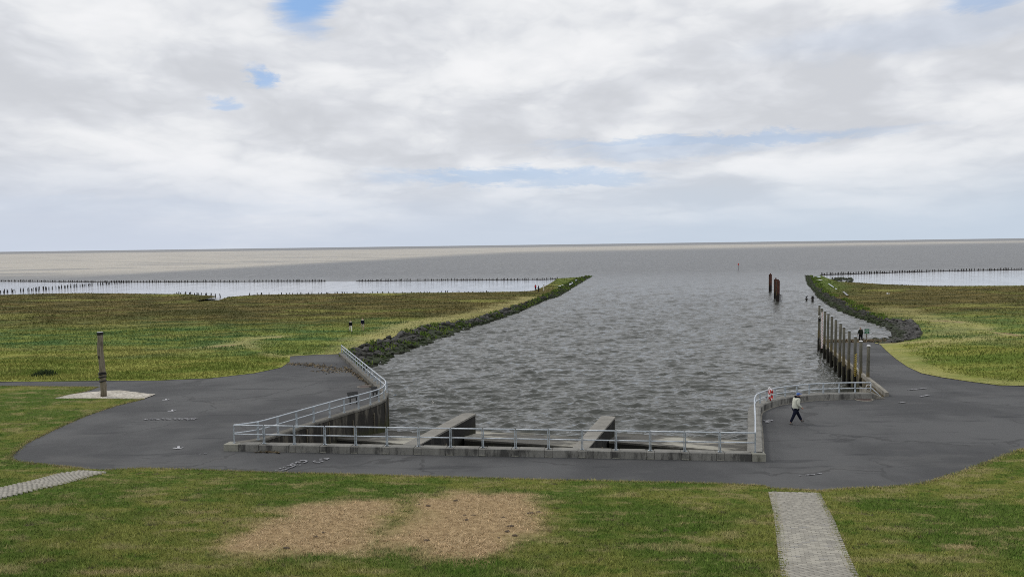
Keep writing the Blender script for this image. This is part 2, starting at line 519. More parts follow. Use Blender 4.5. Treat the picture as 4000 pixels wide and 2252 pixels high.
base = T.mix(T.ss(far, 0, 1), (.064, .067, .058), (.082, .084, .085))
base = T.mix(sunlit_band, base, (.42, .375, .295))  # sunlit tan band of the far sea, painted into the base colour
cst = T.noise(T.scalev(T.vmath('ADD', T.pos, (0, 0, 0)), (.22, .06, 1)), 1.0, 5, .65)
base = T.mix(calm, base, T.mix(T.ss(cst, .4, .6), (.15, .152, .165), (.30, .305, .33)))  # paler streaked base stands in for sky reflected on the calm shallows
ww = T.scalev(T.pos, (.45, 1.0, 1.0))
n_a = T.noise(T.scalev(T.pos, (.55, 1.25, 1)), 1.25, 1.2, .4, .5)
n_b = T.noise(T.scalev(T.vmath('ADD', T.pos, (13, 5, 0)), (.7, 1.2, 1)), 2.9, 1.0, .4, .3)
ridge = T.math('SUBTRACT', 1.0, T.math('ABSOLUTE', T.math('SUBTRACT', T.math('MULTIPLY', n_a, 4.0), 2.0)))
ridge2 = T.math('SUBTRACT', 1.0, T.math('ABSOLUTE', T.math('SUBTRACT', T.math('MULTIPLY', n_b, 4.0), 2.0)))
w1 = T.math('ADD', T.math('MULTIPLY', ridge, .60), T.math('MULTIPLY', ridge2, .20))
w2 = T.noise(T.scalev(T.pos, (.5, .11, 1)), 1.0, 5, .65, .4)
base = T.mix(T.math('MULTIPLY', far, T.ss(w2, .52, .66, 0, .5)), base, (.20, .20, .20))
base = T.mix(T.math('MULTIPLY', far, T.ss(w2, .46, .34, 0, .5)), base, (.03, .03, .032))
hgt = T.math('ADD', w1, T.math('MULTIPLY', w2, T.math('MULTIPLY', far, 4.0)))
stg = T.math('SUBTRACT', T.math('ADD', .34, T.math('MULTIPLY', far, .20)), T.math('MULTIPLY', calm, .32))
bn = T.n('Bump', None, Strength=stg, Distance=.22, Height=hgt)
rough = T.math('ADD', .05, T.math('MULTIPLY', T.math('SUBTRACT', far, T.math('MULTIPLY', calm, .55)), .30))
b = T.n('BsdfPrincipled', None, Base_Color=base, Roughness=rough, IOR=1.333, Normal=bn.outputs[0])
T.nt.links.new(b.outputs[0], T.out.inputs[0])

# rocks
def rock_mat(name, lo, hi, green):
    m, T = material(name)
    rp = T.n('ObjectInfo').outputs['Random']
    a = T.noise(T.pos, 2.2, 5, .7)
    g = T.noise(T.pos, 9, 4, .7)
    c = T.mix(T.ss(a, .3, .7), lo, hi)
    c = T.mix(T.math('MULTIPLY', rp, .45), c, tuple(v * 1.7 for v in hi))
    z = T.math('ADD', T.n('SeparateXYZ', None, Vector=T.pos).outputs[2], T.math('MULTIPLY', T.math('SUBTRACT', T.noise(T.pos, .5, 4), .5), 1.4))
    c = T.mix(T.ss(z, -1.75, -2.1, 0, green), c, T.mix(T.ss(g, .4, .65), (.010, .014, .006), (.045, .075, .012)))
    c = T.mix(T.ss(z, -2.25, -2.42, 0, .8), c, (.016, .015, .010))
    finish(T, c, .85, g, .6, .04, .25)
    return m
M_ROCK = rock_mat('basalt_stone', (.022, .0215, .021), (.085, .082, .078), .75)
M_ROCKR = rock_mat('basalt_stone_grey', (.030, .029, .027), (.095, .092, .087), .6)
M_BANK = rock_mat('bank_rubble', (.018, .018, .015), (.045, .045, .036), .85)

# timber
def wood(name, lo, hi, tide=None):
    m, T = material(name)
    a = T.noise(T.scalev(T.obj, (9, 9, .7)), 1.6, 6, .7)
    g = T.noise(T.obj, 2.0, 4)
    c = T.mix(T.ss(a, .3, .7), lo, hi)
    c = T.mix(T.ss(g, .55, .7, 0, .45), c, tuple(v * .5 for v in lo))
    if tide is not None:
        z = T.n('SeparateXYZ', None, Vector=T.pos).outputs[2]
        z = T.math('ADD', z, T.math('MULTIPLY', T.math('SUBTRACT', g, .5), .8))
        c = T.mix(T.ss(z, tide + .9, tide + .4, 0, .6), c, (.13, .095, .03))
        c = T.mix(T.ss(z, tide, tide - .3, 0, .95), c, (.016, .015, .013))
    finish(T, c, .9, a, .5, .02, .2)
    return m
M_POLE = wood('weathered_oak', (.10, .085, .06), (.27, .235, .18))
M_PILE = wood('pile_timber', (.085, .082, .060), (.165, .155, .122), -.75)
M_STUMP = wood('dark_timber', (.02, .018, .015), (.05, .045, .04))
M_PLANK = wood('dark_sheeting', (.05, .045, .035), (.10, .09, .07), -1.0)
M_BRUSH = simple('brushwood', (.028, .024, .02), .95)
m, T = material('rusty_steel')
z = T.n('SeparateXYZ', None, Vector=T.pos).outputs[2]
a = T.noise(T.obj, 2.5, 5, .7)
c = T.mix(T.ss(a, .3, .7), (.055, .024, .018), (.125, .05, .034))
c = T.mix(T.ss(T.math('ADD', z, T.math('MULTIPLY', a, .8)), .2, -.8, 0, .95), c, (.018, .014, .012))
finish(T, c, .8, a, .4, .02, .3)
M_RUST = m
# plain painted things
M_BLACK = simple('black_band', (.012, .012, .013), .6)
M_CAPGREY = simple('grey_cap', (.42, .44, .46), .5)
M_BOARD = simple('dark_board', (.035, .036, .036), .6, .1)
M_GREEN = simple('sign_green', (.006, .10, .045), .5, .1)
M_PALE = simple('sign_lettering', (.30, .50, .36), .6, .1)
M_WHITE = simple('white_paint', (.78, .78, .77), .5, .05)
M_RED = simple('red_plastic', (.55, .035, .03), .5, .1)
M_PINK = simple('faded_red', (.62, .36, .34), .6, .15)
M_YELLOW = simple('gauge_yellow', (.62, .47, .08), .6, .1)
M_IRON = simple('manhole_iron', (.085, .062, .055), .7, .25)
M_CHALK, T = material('worn_road_paint')
f = T.noise(T.pos, 9, 5, .8)
c = T.mix(T.ss(f, .42, .58), (.07, .07, .072), (.36, .36, .38))
finish(T, c, .9)
M_ARROW = simple('road_paint', (.44, .44, .46), .8, .1)
M_PAVER, T = material('paver_concrete')
rp = T.n('ObjectInfo').outputs['Random']
f = T.noise(T.pos, 1.3, 4)
c = T.mix(T.ss(rp, .2, .8), (.28, .265, .228), (.385, .365, .31))
c = T.mix(T.ss(rp, .94, .96, 0, .5), c, (.17, .17, .18))
c = T.mix(T.ss(f, .55, .75, 0, .4), c, (.17, .165, .155))
finish(T, c, .9, T.noise(T.pos, 40, 3), .3, .01, .2)
M_PAVERS, T = material('paver_field')
f = T.noise(T.pos, 5.5, 2)
c = T.mix(T.ss(f, .3, .7), (.27, .255, .22), (.38, .36, .31))
finish(T, c, .9, T.noise(T.pos, 40, 3), .3, .01, .2)
M_JOINT = simple('joint_soil', (.07, .058, .035), .95)
M_PAD, T = material('cobble_pad')
vt = T.n('TexVoronoi', {'feature': 'F1'}, Vector=T.scalev(T.pos, (1, 1, .2)), Scale=5.0)
f = T.noise(T.pos, .8, 4)
c = T.mix(T.ss(f, .35, .65), (.44, .405, .345), (.60, .56, .49))
c = T.mix(T.ss(vt.outputs[0], .5, .75, 0, .6), c, (.15, .14, .11))
finish(T, c, .9, vt.outputs[0], .5, .03, .2)
M_WEED = simple('drift_weed', (.17, .135, .085), .95, .4, 4)
M_PUD, T = material('puddle_water')
finish(T, (.10, .10, .10), .04, None, spec=.5)
M_MUD = simple('wet_mud', (.11, .105, .10), .35, .2, 2, .5)

# ------------------------------------------------------------------ outlines read off the site
ASPH_NEAR = [(413, 1845), (543, 1835), (815, 1842), (1087, 1854), (1300, 1858), (1735, 1871), (2170, 1882), (2600, 1891), (2817, 1898), (2980, 1905), (3013, 1919), (3195, 1931),
             (3323, 1917), (3470, 1909), (3605, 1893), (3741, 1852), (3850, 1811), (4000, 1754)]
LEFT_CURVE = [(560, 1558), (441, 1587), (331, 1625), (232, 1667), (163, 1700), (92, 1735), (54, 1768), (35, 1790), (60, 1805), (109, 1811), (228, 1826), (321, 1838)]
ROAD_LOW = [(0, 1508), (381, 1512), (331, 1529), (265, 1543), (210, 1556)]
MARSH_NEAR = [(0, 1491), (386, 1487), (607, 1486), (827, 1476), (993, 1457), (1098, 1435), (1131, 1413), (1133, 1391), (1213, 1386), (1330, 1382)]
PAD = [(210, 1556), (265, 1543), (331, 1533), (400, 1528), (469, 1525), (530, 1532), (575, 1538), (607, 1540), (560, 1559), (400, 1557)]
pl = z_plaza
near_w = xy(hits(ASPH_NEAR, pl))
curve_w = xy(hits(LEFT_CURVE, pl))
roadlow_w = xy(hits(ROAD_LOW, pl))
marshnear_w = xy(hits(MARSH_NEAR, pl))
pad_w = xy(hits(PAD, pl))
lawn_poly = [(-130, 84), (-84, 70)] + roadlow_w + curve_w + near_w + [(36, 42), (60, 52), (120, 62), (120, -25), (-130, -25)]

def region(name, poly, spacing, zf, mat, jit=.3, noise_amp=0.0, noise_sc=.5, attrs=None, bound=None, kind='structure', edge_jit=0.0):
    b = densify(poly, bound or spacing, True, edge_jit)
    P = np.array(b)
    x0, y0 = P.min(0)
    x1, y1 = P.max(0)
    gx, gy = np.meshgrid(np.arange(x0, x1, spacing), np.arange(y0, y1, spacing))
    gx = gx.ravel() + rng.uniform(-jit, jit, gx.size) * spacing
    gy = gy.ravel() + rng.uniform(-jit, jit, gy.size) * spacing
    k = inside(gx, gy, poly) & (dist_line(gx, gy, poly, True) > spacing * .5)
    gx, gy = gx[k], gy[k]
    pts = [Vector(p) for p in b] + [Vector((float(a), float(c))) for a, c in zip(gx, gy)]
    nb = len(b)
    vo, _, fo, _, _, _ = delaunay_2d_cdt(pts, [], [list(range(nb))], 1, 1e-4)
    V = np.array([(v.x, v.y) for v in vo])
    z = zf(V[:, 0], V[:, 1])
    if noise_amp:
        z = z + (fbm(V[:, 0] * noise_sc, V[:, 1] * noise_sc, 3) - .5) * noise_amp * np.clip(dist_line(V[:, 0], V[:, 1], poly, True) / 1.5, 0, 1)
    F = np.array([f for f in fo if len(f) == 3])
    a, b_, c_ = V[F[:, 0]], V[F[:, 1]], V[F[:, 2]]
    flip = np.cross(b_ - a, c_ - a) < 0
    F[flip] = F[flip][:, ::-1]
    at = attrs(V[:, 0], V[:, 1]) if attrs else {}
    return mesh_np(name, np.column_stack((V, z)), F, mat, None, True, at, kind)

# ------------------------------------------------------------------ walls around the outlet (lines through the railing posts)
kz = lambda x, y: z_plaza(x, y) + .35
LW_STRAIGHT = hits([(1334, 1376), (1487, 1510)], kz)
LW_PX = [(1500, 1546), (1500, 1556), (1480, 1568), (1447, 1580), (1401, 1595.5), (1345, 1611), (1288, 1629), (1226, 1648), (1159, 1669), (1086, 1692), (1009, 1716), (915, 1729)]
lw_curve = hits(LW_PX, kz)
A_, B_ = LW_STRAIGHT
tip = hit(1512, 1531, kz)
left_line = [A_ + (B_ - A_) * (i / 8) for i in range(9)] + [tip] + lw_curve
# right wall, corner to ramp
RW_PX = [(2950, 1766), (2950, 1726), (2950, 1690), (2949, 1655), (2946, 1622), (2949, 1588), (2969, 1577), (2994, 1566.6), (3028, 1557), (3067, 1551), (3112, 1545.5), (3161, 1540), (3216, 1537), (3277.5, 1535.5), (3340, 1534.5), (3408, 1534.5)]
right_line = hits(RW_PX, kz)
CL, CR = lw_curve[-1], right_line[0]
fdir = (CR - CL); fdir.z = 0; fdir.normalize()
fnor = Vector((-fdir.y, fdir.x, 0))                  # towards the sea

# ramp / piles
PW0, PW1 = Vector((25.3, 48.9, 0)), Vector((37.2, 88.0, 0))
RAMP_R = [(3407, 1323), (3440, 1347.6), (3462, 1369.7), (3501, 1403), (3545, 1433), (3600, 1458), (3683, 1474.5), (3793, 1491), (3903, 1505), (4000, 1507.6)]
ramp_w = hits(RAMP_R, z_asph)
rampxy = xy(ramp_w)
asph_poly = [(-110, 22), (70, 22), (70, 58)] + [(p[0] + (1.2 if p[1] > 60 else 4), p[1] + (0 if p[1] > 60 else 3)) for p in rampxy[::-1]] + [(PW1.x + 3, PW1.y + 3.5), (PW1.x, PW1.y), (PW0.x, PW0.y)] + xy(right_line[::-1]) + xy(left_line[::-1]) + [(-20.2, 80.3)] + [(p[0] - 1.2, p[1] + 1.3) for p in marshnear_w[::-1][1:]] + [(-90, 74.5), (-110, 80)]
region('asphalt_road', asph_poly, 2.2, z_asph, M_ASPH, noise_amp=.05, noise_sc=.2, bound=2.5)

# ------------------------------------------------------------------ lawn with two scorched straw patches
STRAW = [[(545, 1385), (650, 1310), (760, 1265), (1000, 1258), (1012, 1290), (945, 1330), (905, 1395), (780, 1402)],
         [(1060, 1245), (1180, 1236), (1365, 1250), (1362, 1310), (1300, 1385), (1120, 1392), (925, 1380), (975, 1330), (1028, 1296)]]
SC = 4000 / 2575
straw_w = [xy(hits([(a * SC, b * SC) for a, b in p], z_lawn)) for p in STRAW]
SMALL_STRAW = [(500 * SC, 1287 * SC, .9, .35, .5), (2400 * SC, 1375 * SC, .5, .3, .7), (1350 * SC, 1228 * SC, 1.2, .2, .35), (900 * SC, 1178 * SC, 3, .18, .35), (1780 * SC, 1228 * SC, 1.6, .2, .4), (300 * SC, 1440 * SC, 1.2, .3, .4), (640 * SC, 1395 * SC, 1.0, .5, .45)]
small_w = [(hit(a, b, z_lawn), r1, r2, s) for a, b, r1, r2, s in SMALL_STRAW]
def straw_mask(x, y):
    m = np.zeros_like(x)
    nz_ = (fbm(x * 1.1, y * 1.1, 5) - .5) * 1.9 + (fbm(x * 5, y * 5, 8, 2) - .5) * .7
    for p in straw_w:
        dl = dist_line(x, y, p, True)
        s = np.where(inside(x, y, p), dl, -dl) + nz_
        m = np.maximum(m, np.clip((s + .5) / .95, 0, 1))
    for c_, r1, r2, st in small_w:
        q = np.hypot((x - c_.x) / r1, (y - c_.y) / r2) + nz_ * .6
        m = np.maximum(m, np.clip((1.1 - q) / .5, 0, 1) * st)
    return m
def lawn_attr(x, y):
    return {'straw': straw_mask(x, y), 'rnd': np.full(len(x), .5)}
view_lawn = [p for p in lawn_poly]
region('lawn', lawn_poly, .9, z_lawn, M_LAWN, noise_amp=.10, noise_sc=.45, attrs=lawn_attr, bound=.5, edge_jit=.05)

def blades(name, x, y, z, h, w, lean, mat, straw=None, kind='stuff', tuft=1):
    """one thin triangle per blade; arrays of positions, heights, widths"""
    n = len(x)
    if n == 0: return
    ang = rng.uniform(0, 2 * math.pi, n)
    la = rng.uniform(0, 2 * math.pi, n)
    lr = rng.random(n) * lean * h
    V = np.empty((n, 3, 3), np.float32)
    ca, sa = np.cos(ang) * w / 2, np.sin(ang) * w / 2
    V[:, 0] = np.column_stack((x - ca, y - sa, z - .02))
    V[:, 1] = np.column_stack((x + ca, y + sa, z - .02))
    V[:, 2] = np.column_stack((x + np.cos(la) * lr, y + np.sin(la) * lr, z + h))
    F = np.arange(n * 3, dtype=np.int32).reshape(n, 3)
    rnd = np.repeat(np.clip(rng.normal(.5, .22, n), 0, 1), 3)
    at = {'rnd': rnd, 'straw': np.repeat(straw if straw is not None else np.zeros(n), 3)}
    return mesh_np(name, V.reshape(-1, 3), F, mat, None, False, at, kind)

PATH_R_PX = [((1940, 1238), (2055, 1241)), ((1950, 1275), (2072, 1275)), ((1957, 1310), (2090, 1310)), ((1962, 1350), (2105, 1350)), ((1968, 1400), (2125, 1400)), ((1976, 1450), (2148, 1450)), ((1990, 1530), (2185, 1530))]
pathR = [(hit(a[0] * SC, a[1] * SC, z_lawn), hit(b_[0] * SC, b_[1] * SC, z_lawn)) for a, b_ in PATH_R_PX]
PATH_L_PX = [((321, 1838.6), (413, 1844.6)), ((239, 1849), (353, 1857.6)), ((136, 1877), (245, 1890)), ((60, 1893), (160, 1908)), ((0, 1908), (90, 1924))]
pathL = [(hit(*a, z_lawn), hit(*b_, z_lawn)) for a, b_ in PATH_L_PX]
d0 = ((pathL[-1][0] + pathL[-1][1]) - (pathL[-3][0] + pathL[-3][1])).normalized()
pathL += [tuple(Vector((*(p + d0 * 14).xy, 0)) for p in pathL[-1])]
d1 = ((pathR[-1][0] + pathR[-1][1]) - (pathR[-3][0] + pathR[-3][1])).normalized()
pathR += [tuple(Vector((*(p + d1 * 12).xy, 0)) for p in pathR[-1])]
pathR_poly = xy([a for a, _ in pathR]) + xy([b_ for _, b_ in pathR[::-1]])
pathL_poly = xy([a for a, _ in pathL]) + xy([b_ for _, b_ in pathL[::-1]])

def scatter(poly, n, ymin, ymax, wpow=1.0, fan=(-.78, .80)):
    """points inside poly, thinning out with distance as grass does to the eye's needs"""
    xs, ys = [], []
    u = rng.random(n)
    y = (ymin ** (1 - wpow) + u * (ymax ** (1 - wpow) - ymin ** (1 - wpow))) ** (1 / (1 - wpow)) if wpow != 1 else ymin * (ymax / ymin) ** u
    x = rng.uniform(fan[0], fan[1], n) * y
    k = inside(x, y, poly)
    return x[k], y[k]

NB = 520000
x, y = scatter(lawn_poly, NB, 15, 62, .9)
k = ~(inside(x, y, pathR_poly) & (dist_line(x, y, pathR_poly, True) > .04)) & ~(inside(x, y, pathL_poly) & (dist_line(x, y, pathL_poly, True) > .05))
x, y = x[k], y[k]
st = straw_mask(x, y)
edge = dist_line(x, y, roadlow_w + curve_w + near_w)
patch = fbm(x * .5, y * .5, 21)
h = (.045 + .06 * rng.random(len(x)) ** 2) * (.65 + .8 * patch)
h *= np.where(st > .5, .55, 1) * np.where(edge < .25, 1.25, 1)
wd = (.018 + .016 * rng.random(len(x))) * np.where(st > .5, 1.15, 1)
stc = np.clip(st + np.where(edge < .22, rng.random(len(x)) * .55, 0), 0, 1)
zl = z_lawn(x, y) + (fbm(x * .45, y * .45, 3) - .5) * .10 * np.clip(dist_line(x, y, lawn_poly, True) / 1.5, 0, 1)
def fringe(lines, n, sd_):
    X, Y = [], []
    for ln_ in lines:
        p_ = np.array(densify(ln_, .06, False))
        i_ = rng.integers(0, len(p_), int(n * len(p_)))
        rg = .5 + 1.3 * fbm(p_[i_, 0] * 1.3, p_[i_, 1] * 1.3, 66, 3)
        X.append(p_[i_, 0] + rng.normal(0, sd_, len(i_)) * rg); Y.append(p_[i_, 1] + rng.normal(0, sd_, len(i_)) * rg)
    return np.concatenate(X), np.concatenate(Y)
fx_, fy_ = fringe([near_w, curve_w, roadlow_w, xy([a for a, _ in pathR]), xy([b_ for _, b_ in pathR]), xy([a for a, _ in pathL[:-1]]), xy([b_ for _, b_ in pathL[:-1]])], 14, .075)
nf_ = len(fx_)
cat_ = np.concatenate
blades('lawn_grass', cat_((x, fx_)), cat_((y, fy_)), cat_((zl, z_lawn(fx_, fy_))), cat_((h, .03 + .05 * rng.random(nf_))), cat_((wd, .015 + .015 * rng.random(nf_))), cat_((np.where(st > .5, 3.2, 1.3), np.full(nf_, 1.8))), M_LAWNB, cat_((stc, rng.random(nf_) ** 2 * .8)))
# dark turf clods lying on the scorched patches
mb = MB()
for (a, b_) in ((1680, 1975), (1640, 1970), (1811, 2012), (1820, 2030), (1843, 2012), (1960, 2020), (1975, 2075), (2000, 2055), (2105, 2000), (2080, 2005), (1785, 1955), (1540, 2000), (1660, 2110), (2010, 2090), (1940, 2100), (1230, 2095), (1260, 2080), (1120, 2140)):
    p = hit(a + random.uniform(-8, 8), b_, z_lawn)
    s_ = random.uniform(.03, .09)
    mb.ico(p + Vector((0, 0, .015)), (s_ * 1.5, s_, s_ * .4), 1, .3)
mb.build('turf_clods', simple('turf_soil', (.085, .062, .042), .95), kind='stuff')

# ------------------------------------------------------------------ salt marsh, left and right, with jetties
FAR_L = [(0, 1151), (165, 1146.6), (331, 1144), (552, 1146.6), (717, 1148), (838, 1155), (844, 1159), (800, 1168), (755, 1174), (780, 1177), (855, 1171), (893, 1159), (993, 1151), (1158, 1148), (1421, 1144.5), (1752, 1142), (2028, 1138), (2083, 1135),
         (2132, 1116), (2160, 1099), (2177, 1087), (2248, 1083), (2300, 1078.5)]
GRASS_L = [(1382, 1359), (1448, 1337), (1531, 1317), (1586, 1292), (1697, 1265), (1779, 1257), (1862, 1243), (1972, 1207), (2083, 1171), (2138, 1149), (2193, 1119), (2248, 1088), (2290, 1079)]
WATER_L = [(1454, 1436), (1487, 1433), (1553, 1397), (1619, 1367), (1697, 1342), (1807, 1295), (1917, 1257), (2028, 1221), (2138, 1171), (2193, 1157), (2232, 1132), (2276, 1105), (2320, 1077)]
zmf = lambda x, y: z_marsh(x, y) + .03
farl_w, grassl_w = xy(hits(FAR_L, zmf)), xy(hits(GRASS_L, zmf))
waterl_w = hits(WATER_L, WL)
a_end = left_line[0]
marshl_poly = [(-130, 84)] + [(-90, 73)] + marshnear_w + [(a_end.x - .35, a_end.y + .2), (a_end.x - .1, a_end.y + 3)] + grassl_w + farl_w[::-1] + [(-330, 236), (-330, 84)]
def hummock(x, y, amp=.55):
    return (fbm(x * .16, y * .22, 31, 4) - .5) * amp
def zml(x, y):
    dl = dist_line(x, y, marshl_poly, True)
    return z_marsh(x, y) + .03 + hummock(x, y) * np.clip(dl / 4, 0, 1) * np.clip((y - 50) / 40, .1, 1)
def track_mask(x, y, tracks, wid):
    m = np.zeros_like(x)
    for tr, w_, s_ in tracks:
        m = np.maximum(m, s_ * np.clip((w_ - dist_line(x, y, tr) + (fbm(x * .6, y * .6, 44) - .5) * w_ * 1.6) / (w_ * .6), 0, 1))
    return m
TR_L = [(xy(hits([(846, 1352), (900, 1345), (960, 1335), (1000, 1322), (1090, 1312)], zmf)), 1.9, 1.0), (xy(hits([(960, 1335), (980, 1352), (1010, 1375), (1090, 1395), (1190, 1378), (1300, 1370)], zmf)), .9, .6),
        (xy(hits([(1330, 1378), (1400, 1345), (1510, 1305), (1640, 1262), (1850, 1228), (2000, 1188), (2090, 1160)], zmf)), 4.0, .7)]
def ml_attr(x, y):
    return {'straw': track_mask(x, y, TR_L, 1), 'rnd': np.full(len(x), .5)}
region('salt_marsh', marshl_poly, 2.6, zml, M_MARSH, attrs=ml_attr, bound=1.6)

FAR_R = [(3185, 1079), (3205, 1074), (3230, 1085.5), (3274, 1099), (3319, 1102), (3379, 1105), (3462, 1110), (3628, 1116), (3793, 1116), (4000, 1115)]
GRASS_R = [(3172, 1079), (3192, 1110), (3225, 1143), (3269, 1165), (3341, 1199), (3407, 1226), (3462, 1243), (3517, 1250), (3561, 1250), (3580, 1272), (3600, 1290), (3585, 1312), (3500, 1322), (3420, 1321)]
WATER_R = [(3142, 1072), (3148, 1105), (3175, 1138), (3186, 1160), (3219, 1187.6), (3269, 1215), (3324, 1237), (3379, 1254), (3434, 1276), (3462, 1292), (3475, 1305), (3470, 1314), (3434, 1317), (3405, 1319)]
zrf = lambda x, y: z_right(x, y) + .03
farr_w, grassr_w = xy(hits(FAR_R, zrf)), xy(hits(GRASS_R, zrf))
waterr_w = hits(WATER_R, WL)
marshr_poly = grassr_w + rampxy + [(50, 56.5), (80, 64), (140, 76), (300, 100), (300, 236)] + farr_w[::-1]
def zmr(x, y):
    dl = dist_line(x, y, marshr_poly, True)
    dr = dist_line(x, y, rampxy)
    w_ = np.clip(dr / 9, 0, 1)
    w_ = w_ * w_ * (3 - 2 * w_)
    zz_ = z_right(x, y) * w_ + z_asph(np.full_like(x, 40.0), y) * (1 - w_)
    return np.maximum(zz_, WL + .06) + .04 + hummock(x, y) * np.clip(dl / 5, 0, 1)
TR_R = [(xy(hits([(3560, 1248), (3700, 1255), (3780, 1265), (3860, 1285), (3930, 1309), (4000, 1310)], zrf)), 1.0, 1.0), (xy(hits([(3960, 1312), (3850, 1318), (3620, 1345), (3550, 1360)], zrf)), .9, .7),
        (xy(hits([(3410, 1322), (3500, 1325), (3600, 1325), (3680, 1322)], zrf)), 1.4, .9), (xy(hits([(3470, 1205), (3550, 1222), (3640, 1240), (3760, 1275), (3700, 1300)], zrf)), 4.5, .45), (xy(hits([(3560, 1380), (3600, 1420), (3680, 1455), (3800, 1475), (4000, 1498)], zrf)), 1.0, .45)]
def mr_attr(x, y):
    dv_ = dist_line(x, y, rampxy)
    return {'straw': np.maximum(track_mask(x, y, TR_R, 1), np.clip((2.0 - dv_) / .5, 0, 1) * (.25 + .5 * fbm(x * .9, y * .9, 14))), 'rnd': np.full(len(x), .5)}
region('salt_marsh', marshr_poly, 2.4, zmr, M_MARSH, attrs=mr_attr, bound=1.6)

# marsh grass
def marsh_blades(poly, zf, n, y0, y1, tracks, mown=None, verge=.25):
    x, y = scatter(poly, n, y0, y1, 1.35)
    st = track_mask(x, y, tracks, 1)
    pt = fbm(x * .12, y * .2, 52, 4)
    tall = np.clip(pt * 1.7 - .25, .12, 1.2)
    h = (.09 + .22 * rng.random(len(x)) * tall) * np.where(st > .8, .2, np.where(st > .4, .55, 1))
    el = dist_line(x, y, mown) if mown else np.full(len(x), 9.)
    vw = verge * (.75 + .5 * fbm(x * .3, y * .3, 91))
    st = np.maximum(st, np.where((el < vw) & (verge > 1), .25 + .35 * rng.random(len(x)), 0))
    h *= np.where(el < vw, .28, 1) * np.clip(.5 + (el - vw) / 1.5, .6, 1)
    w = (.045 + y * .0011) * (.7 + .6 * rng.random(len(x)))
    return x, y, zf(x, y), h, w, st
a = marsh_blades(marshl_poly, zml, 330000, 52, 300, TR_L, marshnear_w)
b_ = marsh_blades(marshr_poly, zmr, 240000, 50, 290, TR_R, rampxy, 2.0)
blades('marsh_grass', *[np.concatenate((p, q)) for p, q in zip(a[:5], b_[:5])], .9, M_MARSHB, np.concatenate((a[5], b_[5])))

# ------------------------------------------------------------------ rubble banks (revetments): a sloping bed, single stones, small rubble
def resample(pts, n):
    pts = [Vector((p[0], p[1], p[2] if len(p) > 2 else 0)) for p in pts]
    L = [0]
    for a, b_ in zip(pts, pts[1:]): L.append(L[-1] + (b_ - a).length)
    out = []
    for i in range(n):
        s_ = L[-1] * i / (n - 1)
        j = max(0, min(len(pts) - 2, int(np.searchsorted(L, s_)) - 1))
        t = (s_ - L[j]) / max(1e-6, L[j + 1] - L[j])
        out.append(pts[j].lerp(pts[j + 1], min(1, max(0, t))))
    return out
STONES = []
for i in range(8):
    bm = bmesh.new()
    bmesh.ops.create_icosphere(bm, subdivisions=1, radius=.5)
    for v in bm.verts:
        v.co *= random.uniform(.72, 1.12)
        v.co.z *= .72
    me = bpy.data.meshes.new('stone')
    bm.to_mesh(me); bm.free()
    STONES.append(me)
def revetment(grass, water, zg, n, s_near, n_ind, ind_size, n_small, small_size, mat, label, smooth_bias=1.0):
    g = resample([(p[0], p[1], float(zg(np.array([p[0]]), np.array([p[1]]))[0])) for p in grass], n)
    w = resample([(p[0], p[1], WL - .25) for p in water], n)
    V, F = [], []
    K = 6
    for i in range(n):
        for k_ in range(K):
            t = k_ / (K - 1)
            te = t * 1.12 - .06
            p = g[i].lerp(w[i], te)
            p.z = g[i].z + (w[i].z - g[i].z) * max(0, t) ** 1.15 + (random.uniform(-.1, .1) if 0 < k_ < K - 1 else 0)
            V.append(tuple(p))
    for i in range(n - 1):
        for k_ in range(K - 1):
            F.append((i * K + k_, (i + 1) * K + k_, (i + 1) * K + k_ + 1, i * K + k_ + 1))
    o = mesh_np('stone_revetment', V, F, M_BANK, None, False, None)
    tag(o, label, 'revetment')
    def pt(s_, t):
        i = min(n - 2, int(s_ * (n - 1)))
        f = s_ * (n - 1) - i
        p = g[i].lerp(g[i + 1], f).lerp(w[i].lerp(w[i + 1], f), t)
        gz, wz = g[i].z, w[i].z
        p.z = gz + (wz - gz) * max(0, t) ** 1.15
        return p
    me_l = []
    for me in STONES:
        m2 = me.copy(); m2.materials.clear(); m2.materials.append(mat); me_l.append(m2)
    for i in range(n_ind):
        s_, t = random.random() * s_near, random.random() ** smooth_bias * .95
        p = pt(s_, t)
        so = bpy.data.objects.new('stone', random.choice(me_l))
        q = ind_size * random.uniform(.6, 1.35)
        so.location = p + Vector((0, 0, .10 * q))
        so.rotation_euler = (random.uniform(-.5, .5), random.uniform(-.5, .5), random.uniform(0, 6.28))
        so.scale = (q * random.uniform(.9, 1.4), q * random.uniform(.7, 1.1), q * random.uniform(.7, 1.1))
        link(so, o)
    base = np.array([v.co[:] for v in STONES[0].vertices]); bf = np.array([p.vertices[:] for p in STONES[0].polygons])
    Vs, Fs = [], []
    for i in range(n_small):
        s_ = random.random() ** .8
        t = random.random() * 1.02
        p = pt(s_, min(1, t))
        q = small_size * random.uniform(.5, 1.4)
        an = random.uniform(0, 6.28)
        R_ = np.array([[math.cos(an), -math.sin(an), 0], [math.sin(an), math.cos(an), 0], [0, 0, 1]])
        sv = base * np.array([random.uniform(.8, 1.5), random.uniform(.7, 1.1), random.uniform(.6, 1.1)]) * q
        Fs.append(bf + len(Vs) * len(base))
        Vs.append(sv @ R_.T + np.array(p) + np.array([0, 0, .05]))
    r = mesh_np('rubble', np.concatenate(Vs), np.concatenate(Fs), M_BANK if mat is M_ROCK else mat, o, False, None, 'stuff')
    return o, pt
gl = [(a_end.x + .2, a_end.y - 1.5)] + grassl_w
wl_ = [(left_line[2].x + .3, left_line[2].y)] + xy(waterl_w)
bankL, ptL = revetment(gl, wl_, zml, 110, .34, 300, .78, 2600, .55, M_ROCK, 'long dark stone bank between the left marsh and the channel')
